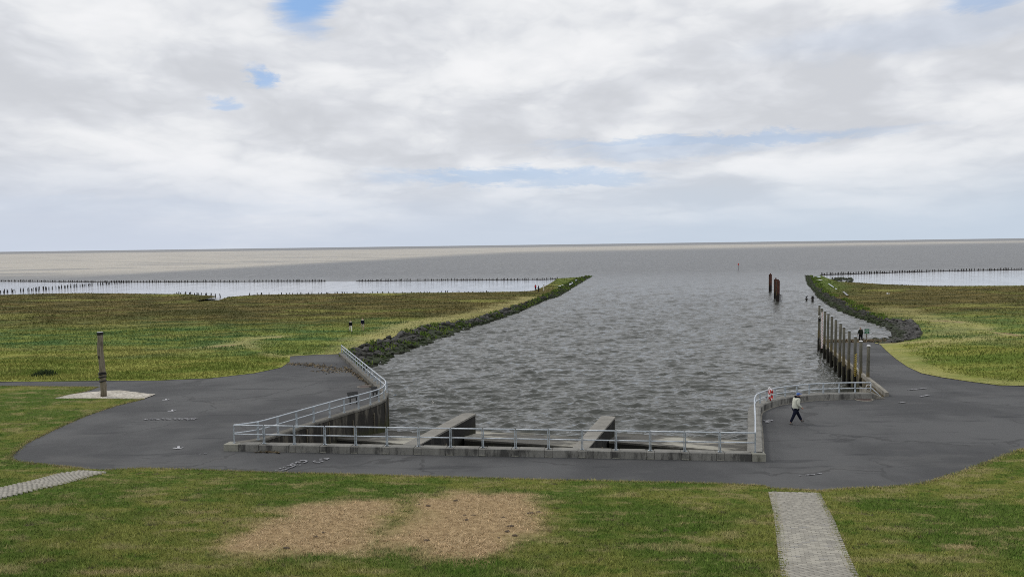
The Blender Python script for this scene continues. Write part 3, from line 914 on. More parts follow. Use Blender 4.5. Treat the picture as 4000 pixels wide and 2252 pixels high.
bankR, ptR = revetment(grassr_w[:7], xy(waterr_w)[:9], zmr, 90, 1.0, 60, .55, 1800, .6, M_ROCK, 'narrow dark stone bank along the right jetty')
bankH, ptH = revetment(grassr_w[6:], xy(waterr_w)[8:], zmr, 40, 1.0, 280, .58, 500, .45, M_ROCKR, 'grey boulder heap beside the end of the ramp')
# tufts of green growing among the stones
M_BWEED, T = material('bank_weed_blade')
c = T.mix(T.ss(T.noise(T.pos, .8, 4, .6), .4, .6), (.070, .125, .022), (.165, .215, .048))
c = T.mix(T.math('MULTIPLY', T.math('SUBTRACT', .6, T.n('Attribute', {'attribute_name': 'rnd'}).outputs['Fac']), .9), c, (.03, .045, .012))
finish(T, c, .85, spec=.03, normal=T.vmath('NORMALIZE', T.vmath('ADD', T.n('NewGeometry').outputs['Normal'], (0, 0, 1.2))))
xs = []
for i in range(16000):
    s_ = random.random()
    p = ptL(s_, random.random() ** 1.6 * .8) if i % 2 else ptR(random.random(), random.uniform(-.45, .28))
    if mnoise.noise(Vector((p.x * .35, p.y * .35, 2))) > .08:
        xs.append((p.x, p.y, p.z))
xs = np.array(xs)
blades('bank_weed', xs[:, 0], xs[:, 1], xs[:, 2] + .1, .18 + .3 * rng.random(len(xs)), .14 + xs[:, 1] * .0011, .9, M_BWEED, np.zeros(len(xs)))

# ------------------------------------------------------------------ water
core = np.linspace(-.80, .84, 620)
s_cols = np.concatenate(([-14, -6, -3, -1.8, -1.2, -.95], core, [1.0, 1.3, 1.9, 3, 6, 14]))
y_rows = list(40 * (330 / 40) ** (np.arange(680) / 679))
while y_rows[-1] < 32000: y_rows.append(y_rows[-1] * 1.12)
y_rows = np.array([36.5, 38.5] + y_rows)
GX = s_cols[None, :] * y_rows[:, None]
GY = np.repeat(y_rows[:, None], len(s_cols), 1)
Hh = np.zeros_like(GX)
wx = GX + (fbm(GX * .3, GY * .3, 61, 2) - .5) * 2.2
wy = GY + (fbm(GX * .3, GY * .3, 71, 2) - .5) * 2.2
cell = np.maximum(np.gradient(GY, axis=0), np.gradient(GX, axis=1))
for i in range(56):
    lam = 0.55 * (2.5 / .55) ** rng.random()
    th = rng.normal(0.12, .40) + math.pi / 2
    kx, ky = math.cos(th) * 2 * math.pi / lam, math.sin(th) * 2 * math.pi / lam
    amp = .0092 * lam * np.clip(lam / (cell * 2.4) - .8, 0, 1)
    ph = wx * kx + wy * ky + rng.uniform(0, 6.28)
    Hh += amp * (2.0 * np.exp(2.8 * (np.sin(ph) - 1)) - .45)
gust = .75 + .5 * fbm(GX * .045, GY * .045, 81, 3)
Hh *= gust
lee = np.clip((GX - np.interp(GY, [40, 52, 60, 90], [-12, -8.5, -5, 60])) / 4, 0, 1)
fade = np.clip((s_cols + .95) / .15, 0, 1) * np.clip((1.0 - s_cols) / .15, 0, 1)
Hh *= fade[None, :]
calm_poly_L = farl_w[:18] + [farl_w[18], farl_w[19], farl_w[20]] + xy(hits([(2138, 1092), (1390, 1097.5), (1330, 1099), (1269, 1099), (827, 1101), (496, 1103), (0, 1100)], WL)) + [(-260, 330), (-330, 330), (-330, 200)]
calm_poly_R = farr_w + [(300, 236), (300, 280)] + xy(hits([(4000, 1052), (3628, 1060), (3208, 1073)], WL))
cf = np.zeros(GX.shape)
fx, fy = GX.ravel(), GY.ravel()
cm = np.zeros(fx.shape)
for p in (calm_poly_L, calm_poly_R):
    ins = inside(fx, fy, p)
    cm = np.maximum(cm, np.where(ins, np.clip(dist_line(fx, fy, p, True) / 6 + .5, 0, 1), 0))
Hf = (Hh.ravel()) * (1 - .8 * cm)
nr, nc = GX.shape
idx = np.arange(nr * nc).reshape(nr, nc)
F = np.stack((idx[:-1, :-1], idx[:-1, 1:], idx[1:, 1:], idx[1:, :-1]), -1).reshape(-1, 4)
farv = np.clip((fy - 70) / 260, 0, 1)
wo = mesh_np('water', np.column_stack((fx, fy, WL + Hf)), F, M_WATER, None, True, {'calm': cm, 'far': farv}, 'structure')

# ------------------------------------------------------------------ quay walls with coping
def offset_line(pts, d_):
    out = []
    for i, p in enumerate(pts):
        t = (pts[min(i + 1, len(pts) - 1)] - pts[max(i - 1, 0)])
        t.z = 0
        t.normalize()
        nrm = Vector((t.y, -t.x, 0))
        out.append(Vector((p.x, p.y, 0)) + nrm * d_)
    return out
def smooth_line(pts, it=1):
    for _ in range(it):
        out = [pts[0]]
        for a, b_ in zip(pts, pts[1:]):
            out += [a.lerp(b_, .25), a.lerp(b_, .75)]
        out.append(pts[-1])
        pts = out
    return pts
def sweep(name, line, prof, mat, parent=None, smooth=False):
    """prof: list of (offset to the right of travel, z above plaza or absolute if 'a')"""
    cols = [offset_line(line, o_) for o_, _ in prof]
    mb = MB()
    rings = []
    for i in range(len(line)):
        ring = []
        for (o_, zz_), c_ in zip(prof, cols):
            p = c_[i]
            z_ = zz_[0] if isinstance(zz_, tuple) else float(z_plaza(p.x, p.y)) + zz_
            ring.append(mb.bm.verts.new((p.x, p.y, z_)))
        rings.append(ring)
    m_ = len(prof)
    for i in range(len(line) - 1):
        for k_ in range(m_ - 1):
            mb.bm.faces.new((rings[i][k_], rings[i][k_ + 1], rings[i + 1][k_ + 1], rings[i + 1][k_]))
    mb.bm.faces.new(rings[0]); mb.bm.faces.new(rings[-1][::-1])
    return mb.build(name, mat, parent, smooth)
# left wall runs from far end to front corner; water lies to its left until the tip, so work with a signed side
ll = smooth_line(left_line, 2)
side = -1      # water on the left of travel = negative right offset
left_wall = empty('quay_wall', (A_.x, A_.y, 0), 'curved concrete quay wall below the left railing', 'wall')
def rel(o, root):
    o.matrix_parent_inverse = root.matrix_basis.inverted()
    return o
rel(sweep('wall_face', ll, [(-.02, .2), (-.16, .24), (-.20, (-4.5,)), (.05, (-4.5,))], M_WALL, left_wall), left_wall)
rel(sweep('coping', ll, [(.30, -.15), (.30, .33), (.26, .36), (-.15, .355), (-.19, .31), (-.19, .22), (-.15, .20)], M_CAPL, left_wall), left_wall)
lens = [0]
for a, b_ in zip(ll, ll[1:]): lens.append(lens[-1] + (b_ - a).length)
ofl = offset_line(ll, -.20)
s_ = 1.5
while s_ < lens[-1] - .5:
    j = int(np.searchsorted(lens, s_)) - 1
    p = ofl[j].lerp(ofl[j + 1], (s_ - lens[j]) / (lens[j + 1] - lens[j]))
    t = ll[j + 1] - ll[j]
    mb = MB()
    zt = float(z_plaza(p.x, p.y)) + .15 - random.choice((0, 0, .35))
    mb.box((p.x, p.y, (zt - 4.4) / 2), (random.uniform(.05, .12), .05, zt + 4.4), math.atan2(t.y, t.x))
    rel(mb.build('joint_strip', M_STRIP, left_wall), left_wall)
    s_ += random.choice((1.7, 2.0, 2.3))
rl = smooth_line(right_line, 2)
right_wall = empty('quay_wall', (CR.x, CR.y, 0), 'curved concrete quay wall around the right plaza', 'wall')
rel(sweep('wall_face', rl, [(-.10, -.1), (-.30, -.03), (-.32, (-4.5,)), (-.05, (-4.5,))], M_WALL, right_wall), right_wall)
rel(sweep('coping', rl, [(.34, -.15), (.34, .36), (.30, .40), (-.34, .36), (-.37, .33), (-.37, .0), (-.30, -.03)], M_CONC, right_wall), right_wall)
rr = offset_line(rl, .45)
rel(sweep('foot_strip', rl, [(.30, .012), (.42, .012), (.44, -.05)], M_CAP, right_wall), right_wall)
# concrete wing where the wall meets the ramp
E_ = right_line[-1]
mb = MB()
w0 = hit(3398, 1522, -.05); 
mb.prism([(E_.x - .1, E_.y - .25, E_.z + .02), (E_.x + .75, E_.y - .25, E_.z - .32), (E_.x + .75, E_.y + .25, E_.z - .32), (E_.x + .1, E_.y + 1.3, E_.z + .05), (E_.x - .25, E_.y + 1.3, E_.z + .25), (E_.x - .35, E_.y + .2, E_.z + .25)], -3, 0)
rel(mb.build('wing', M_CAP, right_wall), right_wall)

# front parapet: long kerb blocks, with short recessed blocks below the posts
NP = 16
front = empty('parapet', (CL.x, CL.y, 0), 'long low concrete parapet under the front railing', 'parapet')
step = (CR - CL) / NP
L1 = step.length
def front_pt(s_, off):
    p = CL + fdir * s_ + fnor * off
    return Vector((p.x, p.y, float(z_plaza(p.x, p.y))))
def block(s0, s1, f0, f1, zt, mat, name='kerb_block'):
    mb = MB()
    q = [front_pt(s0, f0), front_pt(s1, f0), front_pt(s1, f1), front_pt(s0, f1)]
    vs = []
    a = [mb.bm.verts.new((p.x, p.y, p.z - .3)) for p in q]
    b2 = [mb.bm.verts.new((p.x, p.y, p.z + zt)) for p in q]
    for i in range(4):
        mb.bm.faces.new((a[i], a[(i + 1) % 4], b2[(i + 1) % 4], b2[i]))
    mb.bm.faces.new(b2); mb.bm.faces.new(a[::-1])
    bmesh.ops.bevel(mb.bm, geom=[e for e in mb.bm.edges], offset=.015, segments=1, affect='EDGES')
    return rel(mb.build(name, mat, front), front)
M_END = concrete('end_concrete', (.27, .265, .225), (.10, .10, .08), .2, 0, .5)
cuts = [-.42] + [i * L1 for i in range(1, NP)] + [NP * L1 + .42]
for i in range(NP):
    s0 = cuts[i] + (.19 if i else 0)
    s1 = cuts[i + 1] - (.19 if i < NP - 1 else 0)
    if i == 0:
        block(s0, .35, -.30, .34, .35, M_END); s0 = .35 + .006
    if i == NP - 1:
        block(s1 - .62, s1, -.30, .34, .36, M_END); s1 = s1 - .626
    block(s0 + .004, s1 - .004, -.28, .30, .35 + random.uniform(-.006, .006), M_CONC)
    if i < NP - 1:
        block(cuts[i + 1] - .186, cuts[i + 1] + .186, -.262, .30, .335, M_CONC, 'post_block')
        mb = MB(); q = front_pt(cuts[i + 1], -.275)
        mb.box((q.x, q.y, q.z + .03), (.34, .06, .03), math.atan2(fdir.y, fdir.x))
        rel(mb.build('mortar_strip', M_END, front), front)
mb = MB()
q = [front_pt(-.3, .30), front_pt(NP * L1 + .2, .30), front_pt(NP * L1 + .2, .60), front_pt(-.3, .60)]
mb.prism([(p.x, p.y, p.z + .02) for p in q], -4.5, 0)
rel(mb.build('head_wall', M_PIERS, front), front)

# two dividing piers with sloping tops, flanks coloured dark for the shade in the pit, and concrete aprons between them
def pier(nl, nr_, fl, fr, label):
    zN, zF = .30, -.72
    P = [hit(*nl, zN), hit(*nr_, zN), hit(*fr, zF), hit(*fl, zF)]
    back = (P[0] - P[3]).normalized()
    P[0] = P[0] + back * .25; P[1] = P[1] + back * .25
    root = empty('outlet_pier', (P[0].x, P[0].y, 0), label, 'pier', 'concrete piers dividing the outlet')
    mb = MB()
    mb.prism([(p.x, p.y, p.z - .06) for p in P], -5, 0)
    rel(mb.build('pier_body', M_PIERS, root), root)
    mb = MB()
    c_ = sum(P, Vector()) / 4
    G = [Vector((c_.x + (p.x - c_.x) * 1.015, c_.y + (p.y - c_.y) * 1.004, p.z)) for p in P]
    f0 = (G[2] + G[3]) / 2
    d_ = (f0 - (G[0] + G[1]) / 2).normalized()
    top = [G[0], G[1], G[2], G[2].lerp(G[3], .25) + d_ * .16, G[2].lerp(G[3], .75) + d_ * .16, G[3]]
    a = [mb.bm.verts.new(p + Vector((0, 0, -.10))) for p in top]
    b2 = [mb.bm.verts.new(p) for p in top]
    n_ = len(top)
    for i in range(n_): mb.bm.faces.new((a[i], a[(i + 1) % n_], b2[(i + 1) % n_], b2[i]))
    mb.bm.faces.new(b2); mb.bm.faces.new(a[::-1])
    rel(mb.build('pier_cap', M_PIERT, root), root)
    # guide rail and bracket on the flank
    s0 = P[1].lerp(P[2], .42); s1 = P[1].lerp(P[2], .30)
    mb = MB().tube([s0 + Vector((.06, 0, -.75)), s1 + Vector((.06, 0, -2.0))], .05, 6)
    rel(mb.build('guide_rail', M_STRIP, root), root)
    return P
P1 = pier((1567.5, 1738.5), (1632, 1738.5), (1807, 1613), (1857, 1615), 'left sloping concrete pier in the outlet, nearer the quay wall')
P2 = pier((2235, 1749.6), (2298, 1749), (2348, 1624), (2402.5, 1627), 'right sloping concrete pier in the outlet, nearer the plaza')
def apron(n0, n1, w0, w1, label, ext0=0.0, ext1=0.0):
    zE = -1.2
    a, b2 = hit(*n0, zE), hit(*n1, zE)
    c_, d_ = hit(*w1, WL), hit(*w0, WL)
    t = b2 - a
    a, b2 = a - t * ext0, b2 + t * ext1
    t2 = c_ - d_
    d_, c_ = d_ - t2 * ext0, c_ + t2 * ext1
    e0, e1 = d_ + (d_ - a) * .5, c_ + (c_ - b2) * .5
    root = empty('outlet_apron', (a.x, a.y, 0), label, 'apron', 'sloping concrete aprons of the outlet')
    mb = MB()
    tv = [mb.bm.verts.new(p) for p in (a, b2, e1, e0)]
    bv = [mb.bm.verts.new(p + Vector((0, 0, -.1))) for p in (a, b2, e1, e0)]
    for i in range(4): mb.bm.faces.new((tv[i], tv[(i + 1) % 4], bv[(i + 1) % 4], bv[i]))
    mb.bm.faces.new(tv); mb.bm.faces.new(bv[::-1])
    rel(mb.build('apron_slab', M_APRON, root), root)
    mb = MB()
    mb.prism([(p.x, p.y, p.z - .105) for p in (a, b2, e1, e0)], -5, 0)
    rel(mb.build('apron_base', M_PIERS, root), root)  # landward face carries the pit's shade as dark colour
apron((1231, 1704), (1557, 1731), (1460, 1668), (1643, 1686), 'concrete apron in the outlet bay beside the quay wall', .35, .12)
apron((1833, 1715), (2238, 1743), (1833, 1678), (2238, 1702), 'pale concrete apron in the middle bay between both piers', .05, .05)
apron((2400, 1724), (2862, 1761), (2413, 1690), (2860, 1714), 'pale concrete apron in the outlet bay beside the plaza', .05, .22)

# ------------------------------------------------------------------ railings
def railing(name, label, bases, heights, post_w, rails_pts, rr_, mid=.53, post_mat=None):
    root = empty(name, bases[0], label, 'railing')
    for (p, hh, ang) in zip(bases, heights, [0] * len(bases)):
        pass
    return root
def post_obj(root, p, hh, w, t_, rz, mat=M_GALVB):
    mb = MB().box((p.x, p.y, p.z + hh / 2), (w, t_, hh), rz)
    mb.box((p.x, p.y, p.z + .012), (w + .07, t_ + .07, .024), rz)
    return rel(mb.build('post', mat, root), root)
def rail_obj(root, name, pts, r, mat=M_GALV):
    return rel(MB().tube(pts, r, 8).build(name, mat, root, True), root)
Zv = lambda h_: Vector((0, 0, h_))
# front: sixteen framed panels
fr = empty('front_railing', (CL.x, CL.y, 0), 'long straight galvanised railing of framed panels across the outlet', 'railing')
hF = .92
faz = math.atan2(fdir.y, fdir.x)
for i in range(NP):
    a, b2 = CL + step * i + fdir * (.035 if i else 0), CL + step * (i + 1) - fdir * (.035 if i < NP - 1 else 0)
    for p in (a, b2):
        post_obj(fr, p, hF, .042, .05, faz)
    rail_obj(fr, 'top_rail', [a + Zv(hF), b2 + Zv(hF)], .036)
    rail_obj(fr, 'mid_rail', [a + Zv(hF * .5), b2 + Zv(hF * .5)], .032)
# left
def zline(p, h_): return Vector((p.x, p.y, p.z + h_))
lr = empty('left_railing', (A_.x, A_.y, 0), 'pale blue galvanised railing along the curved left quay', 'railing')
posts = [A_.lerp(B_, i / 16) for i in range(17)]
cur = [tip] + lw_curve[1:-1]
hl = lambda p: float(np.interp((p - CL).length, [0, 8, 16, 45], [.92, .90, .76, .78]))
for p in posts:
    post_obj(lr, p, hl(p), .08, .08, math.atan2((B_ - A_).y, (B_ - A_).x))
for i, p in enumerate(cur):
    t = (cur[min(i + 1, len(cur) - 1)] - cur[max(i - 1, 0)])
    post_obj(lr, p, hl(p), .10, .07, math.atan2(t.y, t.x))
lrail = posts + smooth_line([posts[-1]] + cur + [CL], 2)[1:]
lrail = [zline(p, hl(p)) for p in lrail]
rail_obj(lr, 'top_rail', lrail, .040)
rail_obj(lr, 'mid_rail', [p - Zv(hl(p - Zv(hl(p))) * .45) for p in lrail], .034)
# right
rt = empty('right_railing', (CR.x, CR.y, 0), 'galvanised railing curving round the right plaza to the ramp', 'railing')
hr = lambda p: float(np.interp((p - CR).length, [0, 9, 14, 30], [.92, .72, .71, .73]))
r_posts = [right_line[0], right_line[3]] + right_line[5:-1]
for i, p in enumerate(r_posts):
    t = r_posts[min(i + 1, len(r_posts) - 1)] - r_posts[max(i - 1, 0)]
    o = post_obj(rt, p, hr(p), .09, .07, math.atan2(t.y, t.x))
Ept = right_line[-1] - Vector((.12, 0, 0))
rrail = [zline(p, hr(p)) for p in smooth_line(right_line[:-1], 2) + [Ept]]
rail_obj(rt, 'top_rail', rrail, .040)
rail_obj(rt, 'mid_rail', [p - Zv(.38) for p in rrail], .033)
e = zline(Ept, .70)
rail_obj(rt, 'end_post', [e, e - Zv(.75)], .035)
rail_obj(rt, 'stay', [e + Vector((0, 0, -.3)), Vector((E_.x + .6, E_.y - .1, E_.z - .3))], .03)
hoop = [e + Vector((-.32, 0, -.55))] + [e + Vector((-.16 + .16 * math.cos(a), 0, -.30 + .18 * math.sin(a))) for a in np.linspace(math.pi, 0, 9)] + [e + Vector((0, 0, -.55))]
rail_obj(rt, 'ladder_hoop', hoop, .022, M_WHITE)

# ------------------------------------------------------------------ ramp wall of sheeting with coping, and the row of tall piles
pd = (PW1 - PW0).normalized()
pn = Vector((pd.y, -pd.x, 0))
ramp_wall = empty('ramp_wall', (PW0.x, PW0.y, 0), 'timber and concrete side wall of the boat ramp', 'wall')
mb = MB()
N_ = 14
tops = []
for i in range(N_):
    a = PW0.lerp(PW1, i / N_); b2 = PW0.lerp(PW1, (i + 1) / N_)
    za, zb = float(z_asph(30, a.y)) + .28, float(z_asph(30, b2.y)) + .28
    if a.y < 52: za = float(z_plaza(0, a.y)) + .28
    V = [(a - pn * .12), (b2 - pn * .12), (b2 + pn * .12), (a + pn * .12)]
    Zt = [za, zb, zb, za]
    m2 = MB()
    lo = [m2.bm.verts.new((p.x, p.y, q - .30)) for p, q in zip(V, Zt)]
    hi = [m2.bm.verts.new((p.x, p.y, q)) for p, q in zip(V, Zt)]
    for k_ in range(4): m2.bm.faces.new((lo[k_], lo[(k_ + 1) % 4], hi[(k_ + 1) % 4], hi[k_]))
    m2.bm.faces.new(hi); m2.bm.faces.new(lo[::-1])
    rel(m2.build('coping', M_CAP, ramp_wall), ramp_wall)
    for j in range(5):
        t = (j + .5) / 5
        p = a.lerp(b2, t)
        zt = za + (zb - za) * t - .31
        m3 = MB().box((p.x, p.y, (zt - 4) / 2), (.16, (b2 - a).length / 5 - .02, zt + 4), -math.atan2(pd.x, pd.y))
        rel(m3.build('sheet_plank', M_PLANK if j % 2 else M_STRIP, ramp_wall), ramp_wall)
TOPS = [(3199, 1191.6, 3197, 1368), (3208, 1203.7, 3207, 1380), (3221, 1214.5, 3218.7, 1398.8), (3233.4, 1224, 3233, 1417), (3247, 1234.8, 3246.5, 1434), (3263.4, 1247.5, 3261, 1455), (3281.5, 1262.5, 3277.5, 1475), (3294, 1277, 3295, 1493.5), (3314, 1291.4, 3314.5, 1512), (3338.3, 1314, 3337.5, 1530), (3360, 1332, 3361, 1551), (3390, 1350, 3387, 1574)]
ordw = ['farthest out', 'second from the outer end', 'third from the outer end', 'fourth from the outer end', 'fifth from the outer end', 'sixth from the outer end', 'sixth from the plaza railing', 'fifth from the plaza railing', 'fourth from the plaza railing', 'third from the plaza railing', 'second from the plaza railing', 'nearest the plaza railing']
extra = {0: 'tall timber pile with a white ring, {}', 1: 'tall timber pile carrying a faded red gauge board, {}', 9: 'tall timber pile with yellow tide marks, {}', 10: 'tall timber pile with a white cap, {}', 11: 'tall timber pile with a white cap, {}'}
for i, (tx, ty, bx, by) in enumerate(TOPS):
    b0 = hit(bx, by, WL)
    Y = b0.y
    lo_, hi_ = 0.0, 9.0
    for _ in range(40):
        m_ = (lo_ + hi_) / 2
        if proj((b0.x, b0.y, WL + m_))[1] > ty: lo_ = m_
        else: hi_ = m_
    hh = lo_
    lean = Vector(((tx - bx) * Y / FPX * .9, 0, 0))
    root = empty('timber_pile', b0, (extra.get(i, 'tall grey timber pile in the ramp row, {}')).format(ordw[i]), 'pile', 'tall timber piles along the boat ramp')
    base_t = b0 - Zv(1.5)
    top_t = b0 + lean + Zv(hh)
    r_ = .122
    pts = [base_t.lerp(top_t, t) + Vector((random.uniform(-.012, .012), random.uniform(-.012, .012), 0)) for t in np.linspace(0, 1, 7)]
    rel(MB().tube(pts, [r_ * f for f in (1.06, 1.05, 1.03, 1.0, .99, .98, .97)], 10).build('pile_shaft', M_PILE, root, True), root)
    capm = M_WHITE if i in (10, 11) else M_CAPGREY
    rel(MB().tube([top_t - Zv(.02), top_t + Zv(.03), top_t + Zv(.06)], [r_ + .025, r_ + .025, r_ * .7], 10).build('pile_cap', capm, root), root)
    if i not in (0, 9):
        # waling timber bolted on low down
        q = b0 + Zv(1.2)
        rel(MB().box((q.x + .13, q.y + .1, q.z - 1.5), (.12, .2, 2.0)).build('fender_timber', M_PILE, root), root)
    if i == 0:
        q = b0 + lean * .7 + Zv(hh * .75)
        ring = [q + Vector((.2 * math.cos(a), -.17, .12 * math.sin(a))) for a in np.linspace(0, 2 * math.pi, 13)]
        rel(MB().tube(ring, .035, 6, False).build('white_ring', M_WHITE, root), root)
        rel(MB().box((q.x, q.y - .15, q.z - .35), (.26, .06, .4)).build('bracket', M_BLACK, root), root)
    if i == 1:
        rel(MB().box((b0.x, b0.y - .19, WL + hh * .52), (.17, .05, hh * .80)).build('gauge_board', M_WHITE, root), root)
        for k_ in range(26):
            rel(MB().box((b0.x + (.035 if k_ % 2 else -.035), b0.y - .222, WL + hh * .13 + k_ * hh * .031), (.09, .012, hh * .024)).build('gauge_mark', M_PINK, root), root)
    if i == 9:
        for k_ in range(24):
            q = b0.lerp(b0 + lean + Zv(hh), .30 + k_ * .017)
            rel(MB().box((q.x + (.05 if k_ % 2 else -.05), q.y - .15, q.z), (.085, .03, .062)).build('gauge_mark', M_YELLOW, root), root)
        for q_ in (.52, .40, .44):
            q = b0.lerp(b0 + lean + Zv(hh), q_)
            rel(MB().box((q.x + random.choice((-.22, .12)), q.y - .17, q.z), (.07, .04, .07)).build('reflector', M_WHITE, root), root)

# ------------------------------------------------------------------ rusty mooring piles and stumps in the channel
def dolphin(bx, by, ty, w, label, ladder=False):
    b0 = hit(bx, by, WL)
    lo_, hi_ = 0.0, 12.0
    for _ in range(40):
        m_ = (lo_ + hi_) / 2
        if proj((b0.x, b0.y, WL + m_))[1] > ty: lo_ = m_
        else: hi_ = m_
    root = empty('mooring_pile', b0, label, 'mooring pile', 'rusty steel mooring piles in the channel')
    hh = lo_
    rel(MB().tube([b0 - Zv(2), b0 + Zv(hh)], w / 2, 16).build('pile_tube', M_RUST, root, False), root)
    rel(MB().tube([b0 + Zv(hh), b0 + Zv(hh + .06)], w / 2 + .03, 16).build('rim_plate', M_RUST, root), root)
    rel(MB().box((b0.x, b0.y, b0.z + hh + .2), (.22, .22, .3)).build('bollard_head', M_RUST, root), root)
    rel(MB().box((b0.x - w / 2 - .03, b0.y - .1, b0.z + hh / 2), (.09, .14, hh * .98)).build('rubbing_strip', M_PLANK, root), root)
    if ladder:
        mb = MB()
        for dx in (.12, .42): mb.tube([(b0.x + w / 2 + .05 + dx, b0.y - .1, WL - .3), (b0.x + w / 2 + .05 + dx, b0.y - .1, WL + 1.5)], .05, 6)
        for k_ in range(6): mb.tube([(b0.x + w / 2 + .17, b0.y - .1, WL + .1 + k_ * .27), (b0.x + w / 2 + .47, b0.y - .1, WL + .1 + k_ * .27)], .035, 6)
        mb.tube([(b0.x + w / 2 - .05, b0.y - .1, WL + 1.4), (b0.x + w / 2 + .2, b0.y - .1, WL + 1.4)], .05, 6)
        rel(mb.build('ladder', M_STUMP, root), root)
dolphin(3009, 1139, 1072, .72, 'rusty steel mooring pile standing alone, left of a close pair')
dolphin(3030, 1166, 1091, .75, 'rusty steel mooring pile half hidden behind another')
dolphin(3039, 1177, 1097, .68, 'rusty steel mooring pile with a short black ladder, front of the pair', True)
for (bx, by, ty, wpx, lab) in ((3150.5, 1174, 1163, 7, 'slim black timber stump in the water with a bird perched on it'), (3174, 1177, 1155.5, 9, 'broad black timber stump in the water near the stone bank')):
    b0 = hit(bx, by, WL)
    w = wpx * b0.y / FPX; hh = (by - ty) * b0.y / FPX
    root = empty('timber_stump', b0, lab, 'stump')
    rel(MB().tube([b0 - Zv(1), b0 + Zv(hh * .8), b0 + Zv(hh)], [w / 2, w * .48, w * .42], 10).build('stump_shaft', M_STUMP, root), root)
    rel(MB().box((b0.x, b0.y, b0.z + hh * .62), (w * 1.5, .15, .14)).build('cross_bolt', M_STUMP, root), root)
    if wpx == 7:
        top = b0 + Zv(hh)
        bird = empty('perched_bird', top, 'small dark bird sitting on the slim stump', 'bird')
        mb = MB()
        mb.ico(top + Vector((0, 0, .20)), (.20, .11, .13), 2)
        mb.tube([top + Vector((.1, 0, .26)), top + Vector((.15, 0, .42)), top + Vector((.22, 0, .47))], [.06, .045, .04], 8)
        mb.tube([top + Vector((.22, 0, .47)), top + Vector((.36, 0, .45))], [.03, .008], 6)
        mb.tube([top + Vector((-.14, 0, .18)), top + Vector((-.36, 0, .08))], [.06, .02], 6)
        rel(mb.build('bird_body', M_BLACK, bird, True), bird)
        mb = MB()
        for dy in (-.04, .04): mb.tube([top + Vector((.02, dy, 0)), top + Vector((.0, dy, .12))], .012, 5)
        rel(mb.build('leg', M_BLACK, bird), bird)
# withy with a red top, far out
b0 = hit(2884, 1055, WL)
root = empty('channel_marker', b0, 'thin channel marker pole with a red top far out', 'marker')
rel(MB().tube([b0 - Zv(1), b0 + Zv(2.5)], .07, 6).build('pole', M_STUMP, root), root)
rel(MB().tube([b0 + Zv(2.3), b0 + Zv(2.9), b0 + Zv(3.1)], [.26, .26, .05], 8).build('top_mark', M_RED, root), root)

# ------------------------------------------------------------------ brushwood groynes: rows of short posts in the shallows
post_me = []
for i in range(5):
    mb = MB(); mb.tube([(0, 0, -.6), (random.uniform(-.03, .03), random.uniform(-.03, .03), .5), (random.uniform(-.08, .08), 0, 1)], [.12, .11, .09], 6)
    o = mb.build('post', M_STUMP); post_me.append(o.data); bpy.data.objects.remove(o)
def groyne(px_pts, label, spacing, hgt, brush=True, zb=WL, skip=0.1, two=True):
    L_ = [hit(a, b2, zb) for a, b2 in px_pts]
    root = empty('groyne', L_[0], label, 'groyne', 'post groynes in the shallows')
    tot = 0; segs = []
    for a, b2 in zip(L_, L_[1:]):
        segs.append((tot, a, b2)); tot += (b2 - a).length
    n_ = min(299, int(tot / spacing))
    for i in range(n_):
        if random.random() < skip: continue
        s_ = tot * (i + random.uniform(-.5, .5)) / n_
        for (t0, a, b2) in segs[::-1]:
            if s_ >= t0: break
        d_ = (b2 - a).normalized()
        p = a + d_ * (s_ - t0) + Vector((-d_.y, d_.x, 0)) * ((.25 if i % 2 else -.25) if two else random.uniform(-.1, .1))
        o = bpy.data.objects.new('post', random.choice(post_me))
        o.location = p - root.location
        q = random.uniform(.8, 1.35)
        o.scale = (q, q, hgt * random.uniform(.7, 1.25))
        o.rotation_euler = (random.uniform(-.08, .08), random.uniform(-.12, .12), random.uniform(0, 6))
        link(o, root)
    if brush:
        mb = MB()
        for (t0, a, b2) in segs:
            k_ = max(1, int((b2 - a).length / 4))
            for j in range(k_):
                p, q = a.lerp(b2, j / k_), a.lerp(b2, (j + 1) / k_)
                c_ = (p + q) / 2
                mb.box((c_.x, c_.y, zb + hgt * .12), ((q - p).length, .5, hgt * .22 * random.uniform(.6, 1.3)), math.atan2((q - p).y, (q - p).x))
        rel(mb.build('brushwood', M_BRUSH, root), root)
groyne([(-160, 1100), (0, 1099), (496, 1102.5), (827, 1100.5), (1272, 1098.5)], 'long outer row of dark groyne posts off the left marsh', .62, .72)
groyne([(-40, 1147), (0, 1144), (165, 1131), (331, 1116.5), (505, 1103)], 'slanting row of dark groyne posts at the far left', .75, .95, False)
groyne([(1392, 1097.5), (2138, 1092), (2185, 1089)], 'dark groyne post row running out to the left jetty tip', .62, .68)
groyne([(971, 1149.5), (1200, 1147), (1531, 1144), (1917, 1142)], 'sparse row of low posts along the left marsh edge', 1.0, .45, False, WL + .25, .25)
groyne([(690, 1148), (838, 1156), (872, 1156.5)], 'short bent row of posts at the creek mouth', 1.2, .7, False, WL + .2)
groyne([(3206, 1074), (3628, 1060.5), (4000, 1053), (4200, 1049)], 'dark groyne post row off the right marsh', .62, .85)

